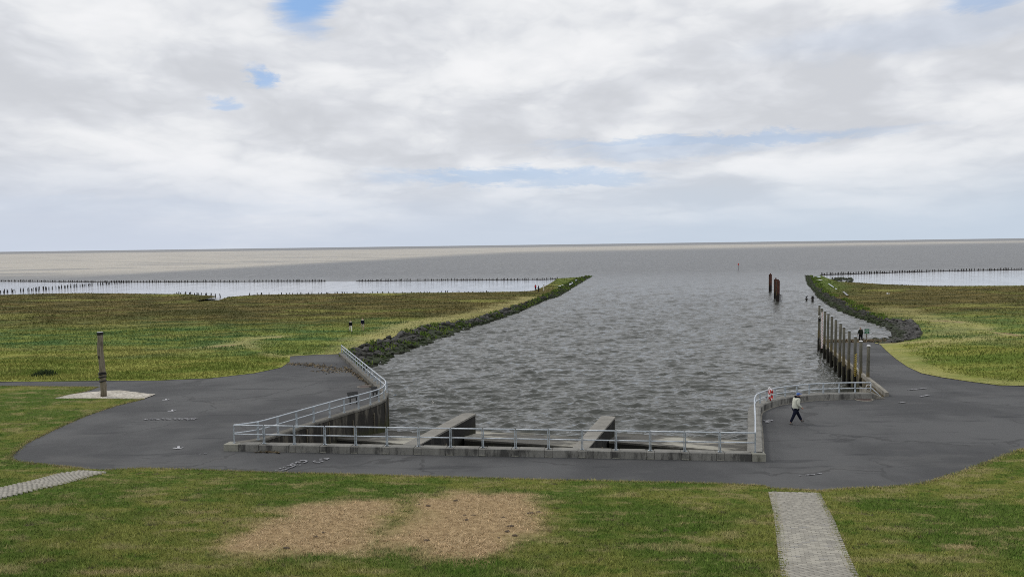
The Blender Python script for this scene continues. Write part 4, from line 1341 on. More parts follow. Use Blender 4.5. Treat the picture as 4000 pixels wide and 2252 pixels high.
# stones and puddles on the jetties, creek mud
mb = MB()
for i in range(46):
    p = hit(random.uniform(3262, 3330), random.uniform(1086, 1102), WL + .1) if i % 2 else hit(random.uniform(3240, 3300), random.uniform(1083, 1096), WL + .1)
    mb.ico(p, (random.uniform(.3, .7), random.uniform(.3, .6), random.uniform(.2, .5)), 1, .3)
mb.build('shore_stones', M_ROCK, kind='stuff')
def sheet(name, px_pts, zf, mat, dz=.08, kind='structure'):
    P = xy(hits(px_pts, zf))
    mb = MB()
    mb.poly([(p[0], p[1], float(zf(np.array([p[0]]), np.array([p[1]]))[0]) + dz) for p in P])
    o = mb.build(name, mat, None, kind=kind)
    for pg in o.data.polygons:
        if pg.normal.z < 0: o.data.flip_normals(); break
    return o
zml_s = lambda x, y: zml(np.atleast_1d(np.asarray(x, float)), np.atleast_1d(np.asarray(y, float)))
zmr_s = lambda x, y: zmr(np.atleast_1d(np.asarray(x, float)), np.atleast_1d(np.asarray(y, float)))
for pts in ([(2178, 1119.5), (2190, 1120), (2200, 1119), (2201, 1115), (2194, 1115), (2192, 1117)], [(2223, 1113), (2226, 1109), (2236, 1109), (2231, 1104), (2238, 1104.5), (2237, 1108), (2230, 1113), (2226, 1116)], [(2246, 1097), (2250, 1095), (2254, 1095), (2250, 1099)], [(3186, 1082), (3196, 1080), (3208, 1081), (3200, 1083)]):
    sheet('puddle', pts, zml_s if pts[0][0] < 3000 else zmr_s, M_PUD, .22)
for pts in ([(3233, 1109), (3240, 1111), (3257, 1123), (3258, 1126), (3250, 1122), (3238, 1113)], [(3262, 1128), (3270, 1131), (3268, 1133), (3262, 1131)], [(3185, 1094), (3208, 1095), (3214, 1097), (3188, 1097)], [(3192, 1084), (3206, 1083), (3204, 1085.5), (3194, 1086)], [(3176, 1079), (3190, 1090), (3184, 1090), (3172, 1080)]):
    sheet('puddle', pts, zmr_s, M_PUD, .22)
sheet('track', [(3290, 1140), (3298, 1141), (3315, 1156), (3306, 1157)], zmr_s, M_MUD, .2)

# ------------------------------------------------------------------ cobbled pad with the tall oak pole
zpad = lambda x, y: z_plaza(x, y) + .045
region('cobble_pad', pad_w, .8, zpad, M_PAD, bound=.5, edge_jit=.06)
b0 = hit(405, 1547, zpad)
t0 = hit(391, 1297, zpad)
hh = 4.75
pole = empty('oak_pole', b0, 'tall leaning weathered timber pole with black bands on the cobbled pad', 'pole')
lo_, hi_ = 0, 9
for _ in range(40):
    m_ = (lo_ + hi_) / 2
    if proj((b0.x - .25, b0.y, b0.z + m_))[1] > 1299: lo_ = m_
    else: hi_ = m_
hh = lo_
lx = 0.0
for _ in range(60):
    if proj((b0.x + lx, b0.y, b0.z + hh))[0] > 391: lx -= .01
top = b0 + Vector((lx, 0, hh))
def pole_at(t):
    bend = .07 * math.sin(t * 7) + .05 * math.sin(t * 13 + 1)
    return b0.lerp(top, t) + Vector((bend * (1 - t) * t * 3, 0, 0))
mb = MB()
rs = [.215, .205, .21, .20, .20, .195, .20, .195, .20, .195, .19, .19, .195]
mb.tube([pole_at(t) for t in np.linspace(0, 1, 13)], [r * random.uniform(.96, 1.05) for r in rs], 14)
rel(mb.build('shaft', M_POLE, pole, True), pole)
rel(MB().tube([pole_at(.968), pole_at(1.0) + Zv(.03)], .215, 14).build('cap_band', M_BLACK, pole), pole)
rel(MB().tube([top + Zv(.032), top + Zv(.06)], .20, 14).build('cap_plate', M_CAPGREY, pole), pole)
for t, r in ((.375, .235), (.352, .24), (.310, .24), (.247, .235)):
    c_ = pole_at(t)
    ring = [c_ + Vector((r * math.cos(a), r * math.sin(a), .03 * math.sin(a * 2 + t * 9))) for a in np.linspace(0, 2 * math.pi, 17)]
    rel(MB().tube(ring, .045, 6, False).build('band', M_BLACK, pole), pole)
rel(MB().box((*(pole_at(.62) + Vector((-.03, -.2, 0))),), (.07, .06, .22)).build('hook', M_BLACK, pole), pole)

# ------------------------------------------------------------------ paver paths on the grass
def paver_path(name, rows, label, n_ind, pw, plen, far_only=False):
    A = resample([a for a, _ in rows], 200); B = resample([b2 for _, b2 in rows], 200)
    V = []; F = []
    for i in range(200):
        for p in (A[i], B[i]):
            V.append((p.x, p.y, float(z_lawn(p.x, p.y)) + .012))
    for i in range(199):
        F.append((2 * i, 2 * i + 1, 2 * i + 3, 2 * i + 2))
    o = mesh_np(name, V, F, M_JOINT, None, False, None, 'structure')
    if o.data.polygons[0].normal.z < 0: o.data.flip_normals()
    L_ = sum(((A[i + 1] + B[i + 1]) / 2 - (A[i] + B[i]) / 2).length for i in range(199))
    shapes = []
    for v_ in range(3):
        mb = MB()
        w_, l_ = plen * .95 / 2, pw * .90 / 2
        e_ = l_ * .42
        out = [(-w_, -l_ + e_), (-w_ + e_, -l_), (w_ - e_ * .2, -l_), (w_, -l_ + e_ * .6), (w_, l_ - e_), (w_ - e_, l_), (-w_ + e_ * .2, l_), (-w_, l_ - e_ * .6)]
        vs = [mb.bm.verts.new((a, b2, -.03)) for a, b2 in out]
        vt = [mb.bm.verts.new((a * .97, b2 * .97, .018)) for a, b2 in out]
        for i in range(8): mb.bm.faces.new((vs[i], vs[(i + 1) % 8], vt[(i + 1) % 8], vt[i]))
        mb.bm.faces.new(vt)
        bm_o = mb.build('paver', M_PAVER)
        shapes.append(bm_o.data); bpy.data.objects.remove(bm_o)
    sv = np.array([v.co[:] for v in shapes[0].vertices])
    cells = []
    nrow = int(L_ / pw)
    for r in range(nrow):
        i = r / nrow * 199
        j = int(i); f = i - j
        a = A[j].lerp(A[j + 1], f); b2 = B[j].lerp(B[j + 1], f)
        wdt = (b2 - a).length
        ncol = max(2, round(((A[0] - B[0]).length + wdt) / 2 / plen)); pl2 = wdt / ncol
        ex = (b2 - a).normalized()
        for c_ in range(ncol + (r % 2)):
            s_ = (c_ + (.5 if not r % 2 else 0)) * pl2
            if s_ > wdt + .01: continue
            p = a + ex * s_
            cells.append((p.y, p, math.atan2(ex.y, ex.x)))
    vis = [c_ for c_ in cells if c_[0] > (18.2 if not far_only else 0)]
    vis.sort(key=lambda c_: c_[0])
    ind = vis[:n_ind]
    ids = {id(c_[1]) for c_ in ind}
    for y_, p, az in ind:
        so = bpy.data.objects.new('paver', random.choice(shapes))
        so.location = (p.x, p.y, float(z_lawn(p.x, p.y)) + .022 + random.uniform(-.006, .006))
        so.rotation_euler = (random.uniform(-.012, .012) , random.uniform(-.012, .012), az)
        link(so, o)
    rest = [c_ for c_ in cells if id(c_[1]) not in ids]
    Vs, Fs = [], []
    tris = [(8, 9, 10, 11), (8, 11, 12, 15), (12, 13, 14, 15)] + [(i, (i + 1) % 8, (i + 1) % 8 + 8, i + 8) for i in range(8)]
    for k_, (y_, p, az) in enumerate(rest):
        R_ = np.array([[math.cos(az), -math.sin(az), 0], [math.sin(az), math.cos(az), 0], [0, 0, 1]])
        Vs.append(sv @ R_.T + np.array((p.x, p.y, float(z_lawn(p.x, p.y)) + .022 + random.uniform(-.006, .006))))
        Fs.append(np.array(tris) + k_ * 16)
    if Vs:
        q = mesh_np('paving', np.concatenate(Vs), np.concatenate(Fs), M_PAVERS, o, False, None, 'stuff')
    return o
paver_path('paved_path', pathR, '', 300, .115, .235)
paver_path('paved_path', pathL, '', 0, .115, .235, True)

# ------------------------------------------------------------------ marks, covers and drift on the asphalt
def ribbon(name, polylines, w, mat, label=None, cat=None, kind=None, zf=z_asph, dz=.035):
    mb = MB()
    for pl_ in polylines:
        P = [hit(a, b2, zf) for a, b2 in pl_]
        L_, R_ = [], []
        for i, p in enumerate(P):
            t = P[min(i + 1, len(P) - 1)] - P[max(i - 1, 0)]
            t.z = 0
            if t.length < 1e-6: t = Vector((1, 0, 0))
            t.normalize()
            n_ = Vector((-t.y, t.x, 0)) * (w / 2)
            L_.append(p + n_); R_.append(p - n_)
        vl = [mb.bm.verts.new((p.x, p.y, float(zf(p.x, p.y)) + dz)) for p in L_]
        vr = [mb.bm.verts.new((p.x, p.y, float(zf(p.x, p.y)) + dz)) for p in R_]
        for i in range(len(P) - 1):
            mb.bm.faces.new((vr[i], vr[i + 1], vl[i + 1], vl[i]))
    o = mb.build(name, mat, None, False, kind, False)
    if label: tag(o, label, cat)
    return o
def lettering(name, polylines, w, mat, label):
    c0 = hit(*polylines[0][0], z_asph)
    root = empty(name, c0, label, 'road marking')
    for pl_ in polylines:
        o = ribbon('stroke', [pl_], w, mat)
        o.parent = root
        rel(o, root)
    return root
def crop(ox, oy, s_, L_):
    return [[(ox + a / s_, oy + b2 / s_) for a, b2 in q] for q in L_]
def ell(cx, cy, rx, ry, a0=0, a1=360, n=14):
    return [(cx + rx * math.cos(rad(a)), cy + ry * math.sin(rad(a))) for a in np.linspace(a0, a1, n)]
ribbon('road_arrow', crop(540, 1530, 8.05, [[(870, 228), (880, 268)], [(755, 268), (880, 268), (970, 240)]]), .11, M_ARROW, 'white painted arrow on the asphalt closest to the cobbled pad', 'road marking')
ribbon('road_arrow', crop(540, 1530, 8.05, [[(1072, 565), (1072, 620)], [(930, 612), (1072, 618), (1175, 590)]]), .11, M_ARROW, 'white painted arrow on the asphalt above the faded lettering', 'road marking')
ribbon('road_arrow', crop(0, 1700, 1.84, [[(1283, 80), (1283, 96)], [(1246, 92), (1283, 97), (1318, 90)]]), .12, M_ARROW, 'white painted arrow on the asphalt left of the parapet end', 'road marking')
ribbon('road_dash', crop(0, 1700, 1.84, [[(1425, 137), (1445, 135)], [(1465, 133), (1486, 131)]]), .10, M_CHALK, 'faint white dash on the asphalt beside the parapet end', 'road marking')
let = []
for i, xx in enumerate(range(215, 1760, 128)):
    y0 = 868 - i * 1.5
    let += [[(xx, y0), (xx + 45, y0 - 18), (xx + 85, y0 - 12)], [(xx + 20, y0 + 28), (xx + 80, y0 + 10)]] if i % 3 else [[(xx, y0 - 10), (xx + 30, y0 + 15), (xx + 95, y0 - 5)]]
let += [[(1430, 845), (1480, 828), (1530, 840)], [(1600, 830), (1680, 850), (1790, 820)], [(1790, 820), (1740, 880)], [(1490, 890), (1535, 880)], [(1570, 895), (1600, 870)]]
lettering('road_lettering', crop(540, 1530, 8.05, let), .15, M_CHALK, 'faded row of white lettering painted on the left asphalt')
let = ([ell(1170, 520, 115, 16, 180, 380), [(1285, 515), (1240, 560), (1150, 585)], [(900, 575), (940, 552), (1100, 558)], ell(980, 600, 70, 22, 180, 340), [(730, 650), (790, 610), (870, 585)], ell(800, 665, 80, 24), [(860, 690), (740, 740), (580, 800)], [(480, 745), (560, 725)], [(600, 690), (680, 680)], [(205, 840), (290, 830)], [(350, 770), (440, 775)], [(420, 830), (520, 825)], [(560, 820), (700, 750)], [(1010, 660), (1080, 655)], [(930, 655), (970, 655)]], [
       [(1500, 535), (1560, 560), (1700, 565), (1820, 525)], [(1500, 535), (1560, 515)], [(1680, 460), (1790, 455)], [(1690, 492), (1820, 490)], [(1820, 435), (2005, 430)], [(1880, 480), (1975, 460)], [(2005, 430), (1975, 460)]])
lettering('road_lettering', crop(1050, 1740, 8.587, let[0]), .10, M_CHALK, 'longer white scrawl on the asphalt between the front parapet and the lawn')
lettering('road_lettering', crop(1050, 1740, 8.587, let[1]), .10, M_CHALK, 'shorter white scrawl on the asphalt closer to the front parapet')
ribbon('road_scratch', crop(2600, 1700, 1.84, [[(960, 290), (975, 289)], [(1005, 288), (1050, 284), (1120, 274)]]), .08, M_CHALK, 'thin white scratch on the asphalt above the right path', 'road marking')
ribbon('chalk_patch', crop(2800, 1000, 1.8125, [[(330, 1165), (360, 1170), (385, 1160)], [(345, 1178), (375, 1172)]]), .28, M_CHALK, 'pale chalk smear on the asphalt by the right wall', 'road marking')
ribbon('chalk_patch', crop(2800, 1000, 1.8125, [[(1350, 948), (1400, 943), (1480, 936)], [(1440, 995), (1500, 985)], [(1290, 1040), (1330, 1035)]]), .2, M_CHALK, 'pale scuff marks on the asphalt right of the ramp top', 'road marking')
for (px_, py_, r_, lab) in ((1424, 1510, .47, 'round iron manhole cover beside the left quay wall'), (3374, 1560.5, .5, 'round iron manhole cover at the foot of the right wall')):
    c_ = hit(px_, py_, z_asph)
    root = empty('manhole_cover', c_, lab, 'manhole cover')
    rel(MB().tube([c_ - Zv(.02), c_ + Zv(.035)], r_, 24).build('cover_plate', M_IRON, root), root)
    ring = [c_ + Vector((math.cos(a) * (r_ + .05), math.sin(a) * (r_ + .05), .025)) for a in np.linspace(0, 2 * math.pi, 25)]
    rel(MB().tube(ring, .035, 6, False).build('cover_frame', M_CAP, root), root)
# drift line of dead weed
def drift(px_pts, n, spread, zf, big=.25):
    P = hits(px_pts, zf)
    out = []
    for i in range(n):
        j = random.randrange(len(P) - 1)
        p = P[j].lerp(P[j + 1], random.random())
        out.append((p.x + random.gauss(0, spread), p.y + random.gauss(0, spread)))
    return np.array(out)
dr = np.concatenate((drift([(1110, 1420), (1200, 1424), (1260, 1432), (1340, 1450)], 420, .55, z_asph), drift([(1345, 1432), (1400, 1470), (1470, 1520)], 250, .12, z_asph), drift([(1240, 1445), (1310, 1455)], 60, .5, z_asph),
                     drift([(2440, 1783), (2520, 1787), (2600, 1789), (2680, 1793)], 120, .05, z_asph), drift([(1010, 1765), (1090, 1767)], 40, .05, z_asph)))
dz_ = z_asph(dr[:, 0], dr[:, 1]) + .03
blades('drift_weed', dr[:, 0], dr[:, 1], dz_, .04 + .06 * rng.random(len(dr)), .10 + .12 * rng.random(len(dr)), 4.0, M_WEED, None)
dr = drift([(3255, 1322), (3300, 1322), (3400, 1320), (3470, 1322), (3560, 1326)], 1500, .7, lambda x, y: z_right(x, y) - .3)
zz2 = np.maximum(z_asph(np.full(len(dr), 40.), dr[:, 1]), WL + .05)
blades('drift_weed', dr[:, 0], dr[:, 1], zz2, .10 + .2 * rng.random(len(dr)), .2 + .2 * rng.random(len(dr)), 2.0, M_WEED, None)

# ------------------------------------------------------------------ information boards behind the left railing
for (x0, x1, y0, y1, bx, by, lab) in ((1359, 1399, 1531, 1552, 1376, 1585, 'larger dark information board leaning behind the curved railing'), (1453, 1476, 1512, 1529, 1462, 1555, 'smaller dark information board nearest the tip of the quay')):
    c0 = hit(bx, by, z_asph) + Vector((-.1, .75, 0))
    z0 = float(z_asph(c0.x, c0.y))
    wd_ = (x1 - x0) * c0.y / FPX
    az = rad(32)
    root = empty('information_board', (c0.x, c0.y, z0), lab, 'information board', rz=0)
    # height so that the board top meets the sight line
    lo_, hi_ = .3, 2.5
    for _ in range(40):
        m_ = (lo_ + hi_) / 2
        if proj((c0.x, c0.y, z0 + m_))[1] > (y0 + y1) / 2: lo_ = m_
        else: hi_ = m_
    zc_ = lo_
    Mx = Matrix.Translation((c0.x, c0.y, z0 + zc_)) @ Matrix.Rotation(az, 4, 'Z') @ Matrix.Rotation(rad(-38), 4, 'X')
    rel(MB().box((0, 0, 0), (wd_ * 1.08, .05, .46), 0, Mx).build('panel', M_BOARD, root), root)
    rel(MB().box((0, .03, 0), (wd_ * 1.02, .02, .40), 0, Mx).build('panel_face', M_CAPGREY, root), root)
    for sx_ in (-.32, .32):
        p = Mx @ Vector((sx_ * wd_, 0, -.05))
        rel(MB().box((p.x, p.y, (z0 + p.z) / 2), (.07, .07, p.z - z0), az).build('leg', M_BOARD, root), root)

# ------------------------------------------------------------------ green sign at the ramp end
b0 = hit(3385, 1319, lambda x, y: z_asph(40, y))
root = empty('warning_sign', b0, 'green double sign on a post at the end of the ramp', 'sign')
sc_ = b0.y / FPX
zt = (1319 - 1283) * sc_ * 1.0
rel(MB().box((b0.x, b0.y, b0.z + zt / 2), (.09, .07, zt)).build('sign_post', M_POLE, root), root)
for (pa, pb) in ((1283, 1292), (1293.5, 1302)):
    zc_ = b0.z + (1319 - (pa + pb) / 2) * sc_
    pnl = rel(MB().box((b0.x, b0.y - .06, zc_), (19 * sc_, .04, (pb - pa) * sc_), bev=.01).build('sign_panel', M_GREEN, root), root)
    for k_, (w_, dz2) in enumerate(((.72, .07), (.60, -.01), (.66, -.09)) if pa == 1283 else ((.4, .08), (.68, 0), (.5, -.08))):
        m2 = MB().box((b0.x, b0.y - .088, zc_ + dz2), (19 * sc_ * w_, .01, .045)).build('lettering', M_PALE, pnl)
        m2.matrix_parent_inverse = (root.matrix_basis @ pnl.matrix_parent_inverse @ pnl.matrix_basis).inverted()

# ------------------------------------------------------------------ lifebuoy on the right railing
p = right_line[7].lerp(right_line[8], .33)
c_ = Vector((p.x + .02, p.y - .16, 0))
lo_, hi_ = -.5, 2.5
for _ in range(40):
    m_ = (lo_ + hi_) / 2
    if proj((c_.x, c_.y, m_))[1] > 1541: lo_ = m_
    else: hi_ = m_
c_.z = lo_
lb = empty('lifebuoy', c_, 'red and white lifebuoy hanging on the right railing', 'lifebuoy')
az = rad(52)
Mx = Matrix.Translation(c_) @ Matrix.Rotation(az, 4, 'Z')
R0, r0 = .29, .075
def ringseg(a0, a1, n, rr2):
    return [Mx @ Vector((R0 * math.cos(a), 0, R0 * math.sin(a))) for a in np.linspace(a0, a1, n)]
for k_ in range(4):
    a0 = k_ * math.pi / 2 + math.pi / 4
    rel(MB().tube(ringseg(a0 - .56, a0 + .56, 8, r0), r0, 10).build('ring_segment', M_RED, lb, True), lb)
    rel(MB().tube(ringseg(a0 + .56, a0 + math.pi / 2 - .56, 5, r0), r0 + .006, 10).build('white_band', M_WHITE, lb, True), lb)
rope = [Mx @ Vector(((R0 + .13 + .04 * math.cos(a * 4)) * math.cos(a), -.02, (R0 + .13 + .04 * math.cos(a * 4)) * math.sin(a))) for a in np.linspace(0, 2 * math.pi, 33)]
rel(MB().tube(rope, .014, 5, False).build('rope', M_WHITE, lb), lb)
rel(MB().box((0, .1, .36), (.34, .05, .22), 0, Mx, .01).build('holder', M_WHITE, lb), lb)
rel(MB().box((0, .08, -.02), (.40, .04, .20), 0, Mx, .01).build('holder', M_WHITE, lb), lb)

# ------------------------------------------------------------------ dark bush in the left grass, drain weed, gull
def tuft(name, c_, r_, hgt, n, mat, label, cat):
    ang = rng.uniform(0, 6.28, n); rr3 = rng.random(n) ** .6 * r_
    x, y = c_.x + np.cos(ang) * rr3, c_.y + np.sin(ang) * rr3
    h = hgt * (1.05 - .6 * (rr3 / r_) ** 2) * rng.uniform(.6, 1.1, n)
    o = blades(name, x, y, np.full(n, c_.z), h, np.full(n, .10), .7, mat, None, None)
    return tag(o, label, cat)
M_BUSH = simple('bush_leaf', (.04, .062, .022), .9, .4, 3)
tuft('marsh_bush', hit(174, 1466, zmf), 1.0, .62, 380, M_BUSH, 'small dark bush in the grass left of the oak pole', 'bush')
tuft('kerb_weed', hit(2524, 1785, z_asph), .13, .34, 60, M_BUSH, 'dark weed growing at the foot of the front parapet', 'weed')
M_GULL = simple('gull_feather', (.75, .75, .76), .8, .05)
gp = hit(3467, 1180, zrf) + Zv(1.6)
g_ = empty('gull', gp, 'white gull flying low over the right marsh', 'gull')
mb = MB(); mb.tube([gp + Vector((-.22, 0, 0)), gp + Vector((-.05, 0, .01)), gp + Vector((.12, 0, .02)), gp + Vector((.24, 0, .03))], [.02, .07, .065, .02], 8)
rel(mb.build('gull_body', M_GULL, g_, True), g_)
for s_ in (-1, 1):
    mb = MB()
    q = [gp + Vector((.10, 0, .04)), gp + Vector((.16, s_ * .35, .17)), gp + Vector((-.02, s_ * .72, .08)), gp + Vector((-.04, s_ * .33, .13)), gp + Vector((-.08, 0, .03))]
    vs = [mb.bm.verts.new(v) for v in q]; v2 = [mb.bm.verts.new(v - Zv(.02)) for v in q]
    mb.bm.faces.new(vs); mb.bm.faces.new(v2[::-1])
    for i in range(5): mb.bm.faces.new((vs[i], v2[i], v2[(i + 1) % 5], vs[(i + 1) % 5]))
    rel(mb.build('wing', M_GULL, g_), g_)

# ------------------------------------------------------------------ people
def skin_obj(name, verts, edges, radii, mat, parent, sub=1):
    me = bpy.data.meshes.new(name)
    me.from_pydata([tuple(v) for v in verts], edges, [])
    o = bpy.data.objects.new(name, me)
    link(o, parent)
    md = o.modifiers.new('skin', 'SKIN')
    md.use_smooth_shade = True
    for sv, r_ in zip(me.skin_vertices[0].data, radii):
        sv.radius = (r_, r_) if not isinstance(r_, tuple) else r_
        sv.use_root = False
    me.skin_vertices[0].data[0].use_root = True
    o.modifiers.new('subd', 'SUBSURF').levels = sub
    o.modifiers['subd'].render_levels = sub
    me.materials.append(mat)
    return o
def leg(hip, th, kn, toe_up=0, Lt=.43, Ls=.42):
    """thigh angle forward th, knee bend kn (deg) -> knee, ankle, heel, toe"""
    a = rad(th)
    k_ = hip + Vector((0, math.sin(a), -math.cos(a))) * Lt
    b2 = rad(th - kn)
    an = k_ + Vector((0, math.sin(b2), -math.cos(b2))) * Ls
    f = rad(toe_up)
    return k_, an, an + Vector((0, math.cos(f), math.sin(f))) * .17 + Vector((0, 0, -.05)), an + Vector((0, -.05, -.05))
def arm(sh, side_, up_fwd, up_out, el, Lu=.29, Lf=.26):
    a, o_ = rad(up_fwd), rad(up_out)
    d_ = Vector((side_ * math.sin(o_), math.sin(a) * math.cos(o_), -math.cos(a) * math.cos(o_)))
    e_ = sh + d_ * Lu
    b2 = rad(up_fwd + el)
    d2 = Vector((side_ * math.sin(o_) * .2 - side_ * .15 * (el / 90), math.sin(b2), -math.cos(b2))).normalized()
    return e_, e_ + d2 * Lf, d2
def person(loc, rz, H, label, jacket, trousers, hairc, skin=None, hat=None, legs=((18, 4, 0), (-14, 22, 0)), arms=((-10, 8, 15), (14, 8, 15)), shorts=False, scarf=None, shoe=None, lean=3, head_down=10, loose=1.0, hem=.07):
    s = H / 1.75
    root = empty('person', loc, label, 'person', rz=rz)
    root.scale = (s, s, s)
    skin = skin or M_SKIN
    shoe = shoe or M_SHOE
    pel = Vector((0, 0, .93))
    ch = pel + Vector((0, math.sin(rad(lean)) * .30, .28)); sh = pel + Vector((0, math.sin(rad(lean)) * .5, .49)); nk = sh + Vector((0, .02, .07))
    hd = nk + Vector((0, .03 + .12 * math.sin(rad(head_down)), .11)); ct = hd + Vector((0, .01 + .05 * math.sin(rad(head_down)), .10))
    nose = hd + Vector((0, .11, -.005))
    # lowest foot to the ground
    LG = [leg(pel + Vector((sx_ * .095, 0, -.03)), *g) for sx_, g in zip((-1, 1), legs)]
    low = min(min(q[1].z - .07, q[2].z - .03) for q in LG)
    off = Vector((0, 0, -low))
    pel, ch, sh, nk, hd, ct, nose = [v + off for v in (pel, ch, sh, nk, hd, ct, nose)]
    LG = [[v + off for v in q] for q in LG]
    AR = []
    for sx_, g in zip((-1, 1), arms):
        s0 = sh + Vector((sx_ * .175, 0, -.02))
        AR.append((s0, *arm(s0, sx_, *g)))
    # body: one continuous mesh with head, hands and fingers
    V = [pel, ch, sh, nk, hd, ct, nose]
    E = [(0, 1), (1, 2), (2, 3), (3, 4), (4, 5), (4, 6)]
    Rr = [.13, .14, .09, .055, .092, .072, .018]
    for sx_, q in zip((-1, 1), LG):
        i = len(V)
        V += [pel + Vector((sx_ * .095, 0, -.05)), q[0], q[1], q[2]]
        E += [(0, i), (i, i + 1), (i + 1, i + 2), (i + 2, i + 3)]
        Rr += [.085, .058, .032, .012]
    for sx_, (s0, e_, w_, d_) in zip((-1, 1), AR):
        i = len(V)
        palm = w_ + d_ * .07
        V += [s0, e_, w_, palm]
        E += [(2, i), (i, i + 1), (i + 1, i + 2), (i + 2, i + 3)]
        Rr += [.055, .042, .03, .034]
        side_v = d_.cross(Vector((0, 1, 0)) if abs(d_.y) < .8 else Vector((0, 0, 1))).normalized()
        fw = d_.cross(side_v).normalized()
        for j, (o_, ln) in enumerate(((-.027, .065), (-.009, .078), (.009, .072), (.027, .056))):
            k_ = len(V)
            b1 = palm + fw * o_ + d_ * .02
            V += [b1, b1 + d_ * ln * .55, b1 + d_ * ln * .9 - side_v * sx_ * ln * .35]
            E += [(i + 3, k_), (k_, k_ + 1), (k_ + 1, k_ + 2)]
            Rr += [.010, .009, .008]
        k_ = len(V)
        V += [w_ + d_ * .035 + fw * .035, w_ + d_ * .075 + fw * .055]
        E += [(i + 2, k_), (k_, k_ + 1)]
        Rr += [.012, .010]
    skin_obj('body', V, E, Rr, skin, root)
    # jacket
    L = loose
    V = [pel + Vector((0, 0, -hem)), pel + Vector((0, .005, .12)), ch, sh + Vector((0, 0, -.01)), nk - Vector((0, 0, .02))]
    E = [(0, 1), (1, 2), (2, 3), (3, 4)]
    Rr = [(.215 * L, .165 * L), (.20 * L, .16 * L), (.205 * L, .16 * L), (.15, .12), .075]
    for sx_, (s0, e_, w_, d_) in zip((-1, 1), AR):
        i = len(V)
        V += [s0, e_, w_ + d_ * .01]
        E += [(3, i), (i, i + 1), (i + 1, i + 2)]
        Rr += [.085 * L, .068 * L, .05 * L]
    skin_obj('jacket', V, E, Rr, jacket, root)
    # trousers
    V = [pel + Vector((0, 0, -.01))]; E = []; Rr = [(.15, .125)]
    for sx_, q in zip((-1, 1), LG):
        i = len(V)
        V += [pel + Vector((sx_ * .095, 0, -.10)), pel.lerp(q[0], .55) + Vector((sx_ * .05, 0, 0)), q[0] + (Vector((0, 0, 0)))]
        E += [(0, i), (i, i + 1), (i + 1, i + 2)]
        Rr += [.122, .112, .090]
        if not shorts:
            V += [q[0].lerp(q[1], .5), q[1].lerp(q[0], .06)]
            E += [(i + 2, i + 3), (i + 3, i + 4)]
            Rr += [.082, .072]
    skin_obj('shorts' if shorts else 'trousers', V, E, Rr, trousers, root)
    for q in LG:
        skin_obj('shoe', [q[3], q[1].lerp(q[2], .45) - Vector((0, 0, .02)), q[2]], [(0, 1), (1, 2)], [.062, .072, .056], shoe, root)
    mb = MB()
    mb.ico(hd + Vector((0, -.018, .055)), (.098, .108, .088), 2, .04)
    if hat is None:
        mb.ico(hd + Vector((0, -.06, -.01)), (.085, .06, .09), 1, .05)
        rel_o = mb.build('hair', hairc, root, True)
    else:
        rel_o = mb.build('cap', hat, root, True)
        b2 = hd + Vector((0, .115, .075))
        mb = MB(); mb.ico(b2, (.075, .085, .014), 2)
        mb.build('cap_peak', hat, root, True)
    for sx_ in (-1, 1):
        mb = MB(); mb.ico(hd + Vector((sx_ * .034, .088, .02)), (.012, .008, .008), 1); mb.build('eye', M_BLACK, root)
        mb = MB(); mb.ico(hd + Vector((sx_ * .095, -.005, .0)), (.014, .024, .034), 1); mb.build('ear', skin, root)
    mb = MB(); mb.ico(hd + Vector((0, .088, -.045)), (.026, .01, .006), 1); mb.build('mouth', M_RED, root)
    if scarf:
        ring = [nk + Vector((.098 * math.cos(a), .098 * math.sin(a) + .0, .02 - .02 * math.sin(a))) for a in np.linspace(0, 2 * math.pi, 15)]
        mb = MB(); mb.tube(ring, .062, 8, False); mb.build('collar', scarf, root, True)
    return root
def cloth(name, c_): return simple(name, c_, .85, .12, 6, .1)
M_SKIN = simple('skin', (.48, .28, .21), .6, .08)
M_SHOE = simple('shoe_leather', (.10, .095, .09), .7)
M_CREAM, M_NAVY, M_BLK, M_DKGREEN = cloth('cream_cloth', (.56, .57, .49)), cloth('navy_cloth', (.010, .012, .026)), cloth('black_cloth', (.010, .010, .013)), cloth('dark_green_cloth', (.022, .026, .018))
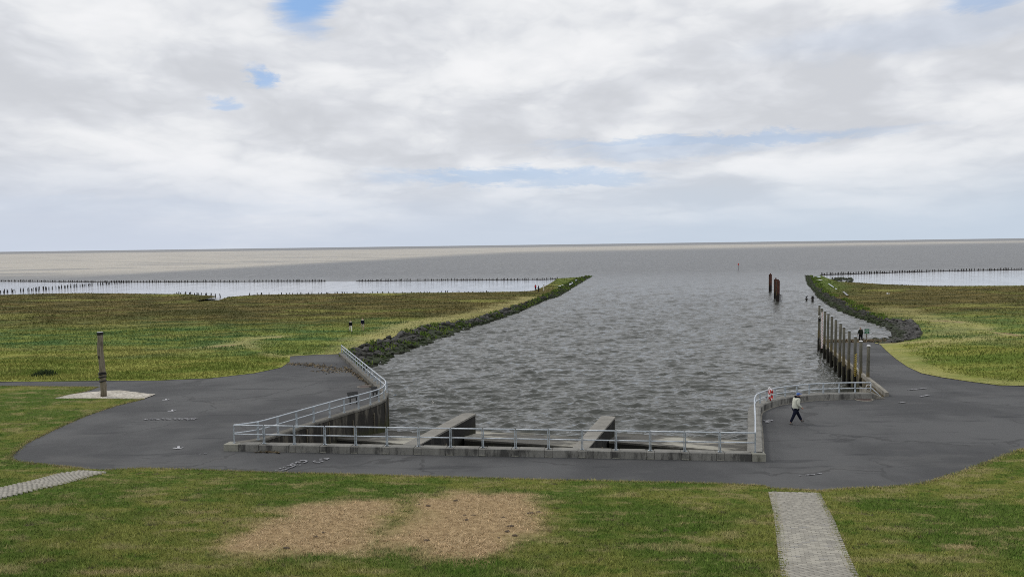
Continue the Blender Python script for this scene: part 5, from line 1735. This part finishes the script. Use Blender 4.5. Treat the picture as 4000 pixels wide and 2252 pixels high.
M_WHT, M_BEIGE, M_REDC, M_BLUE = cloth('white_cloth', (.75, .73, .66)), cloth('beige_cloth', (.46, .43, .32)), cloth('red_cloth', (.42, .02, .03)), cloth('blue_cloth', (.09, .16, .40))
M_HG, M_HB, M_HD = cloth('fair_hair', (.42, .32, .18)), cloth('grey_hair', (.30, .22, .17)), cloth('dark_hair', (.03, .025, .02))
def at(px_, py_, zf): return hit(px_, py_, zf)
person(at(3107, 1655, z_asph), rad(-80), 1.82, 'person in cream jacket and blue cap walking on the plaza', M_CREAM, M_NAVY, M_HD, hat=M_BLUE, legs=((31, 2, 18), (-23, 4, -10)), arms=((-12, 14, 62), (-14, 16, 66)), scarf=M_BLK, lean=8, head_down=28, loose=1.15, hem=.17)
person(at(1370, 1296, zml_s), rad(205), 1.66, 'person in white trousers and black jacket on the marsh track', M_BLK, M_WHT, M_HG, legs=((15, 2, 5), (-20, 26, -20)), arms=((-14, 8, 10), (14, 8, 12)), scarf=M_WHT)
person(at(1417, 1291, zml_s), rad(200), 1.76, 'person in beige shorts and navy jacket on the marsh track', M_NAVY, M_BEIGE, M_HG, legs=((12, 8, 0), (-10, 16, 0)), arms=((-8, 8, 12), (10, 6, 50)), shorts=True, scarf=M_WHT)
person(at(2092, 1136.5, zml_s), rad(15), 1.74, 'person in red jacket standing at the root of the jetty', M_REDC, M_NAVY, M_HB, legs=((3, 0, 0), (-3, 0, 0)), arms=((10, 6, 75), (10, 6, 75)))
person(at(2104.5, 1141, zml_s), rad(70), 1.74, 'person in all dark clothes standing beside the red jacket', M_NAVY, M_BLK, M_HD, legs=((3, 0, 0), (-3, 0, 0)), arms=((15, 6, 70), (15, 6, 70)))
person(at(2123.5, 1137, zml_s), rad(-80), 1.74, 'person in pale clothes raising both hands to the face', M_WHT, M_WHT, M_HD, legs=((4, 0, 0), (-4, 2, 0)), arms=((45, 6, 95), (45, 6, 95)))
person(at(3362, 1336, lambda x, y: z_asph(40, y)), rad(8), 1.80, 'person in dark green jacket walking down the ramp to the sign', M_DKGREEN, M_BLK, M_HB, legs=((8, 6, 0), (-9, 12, 0)), arms=((6, 22, 6), (-6, 16, 30)), loose=1.1)
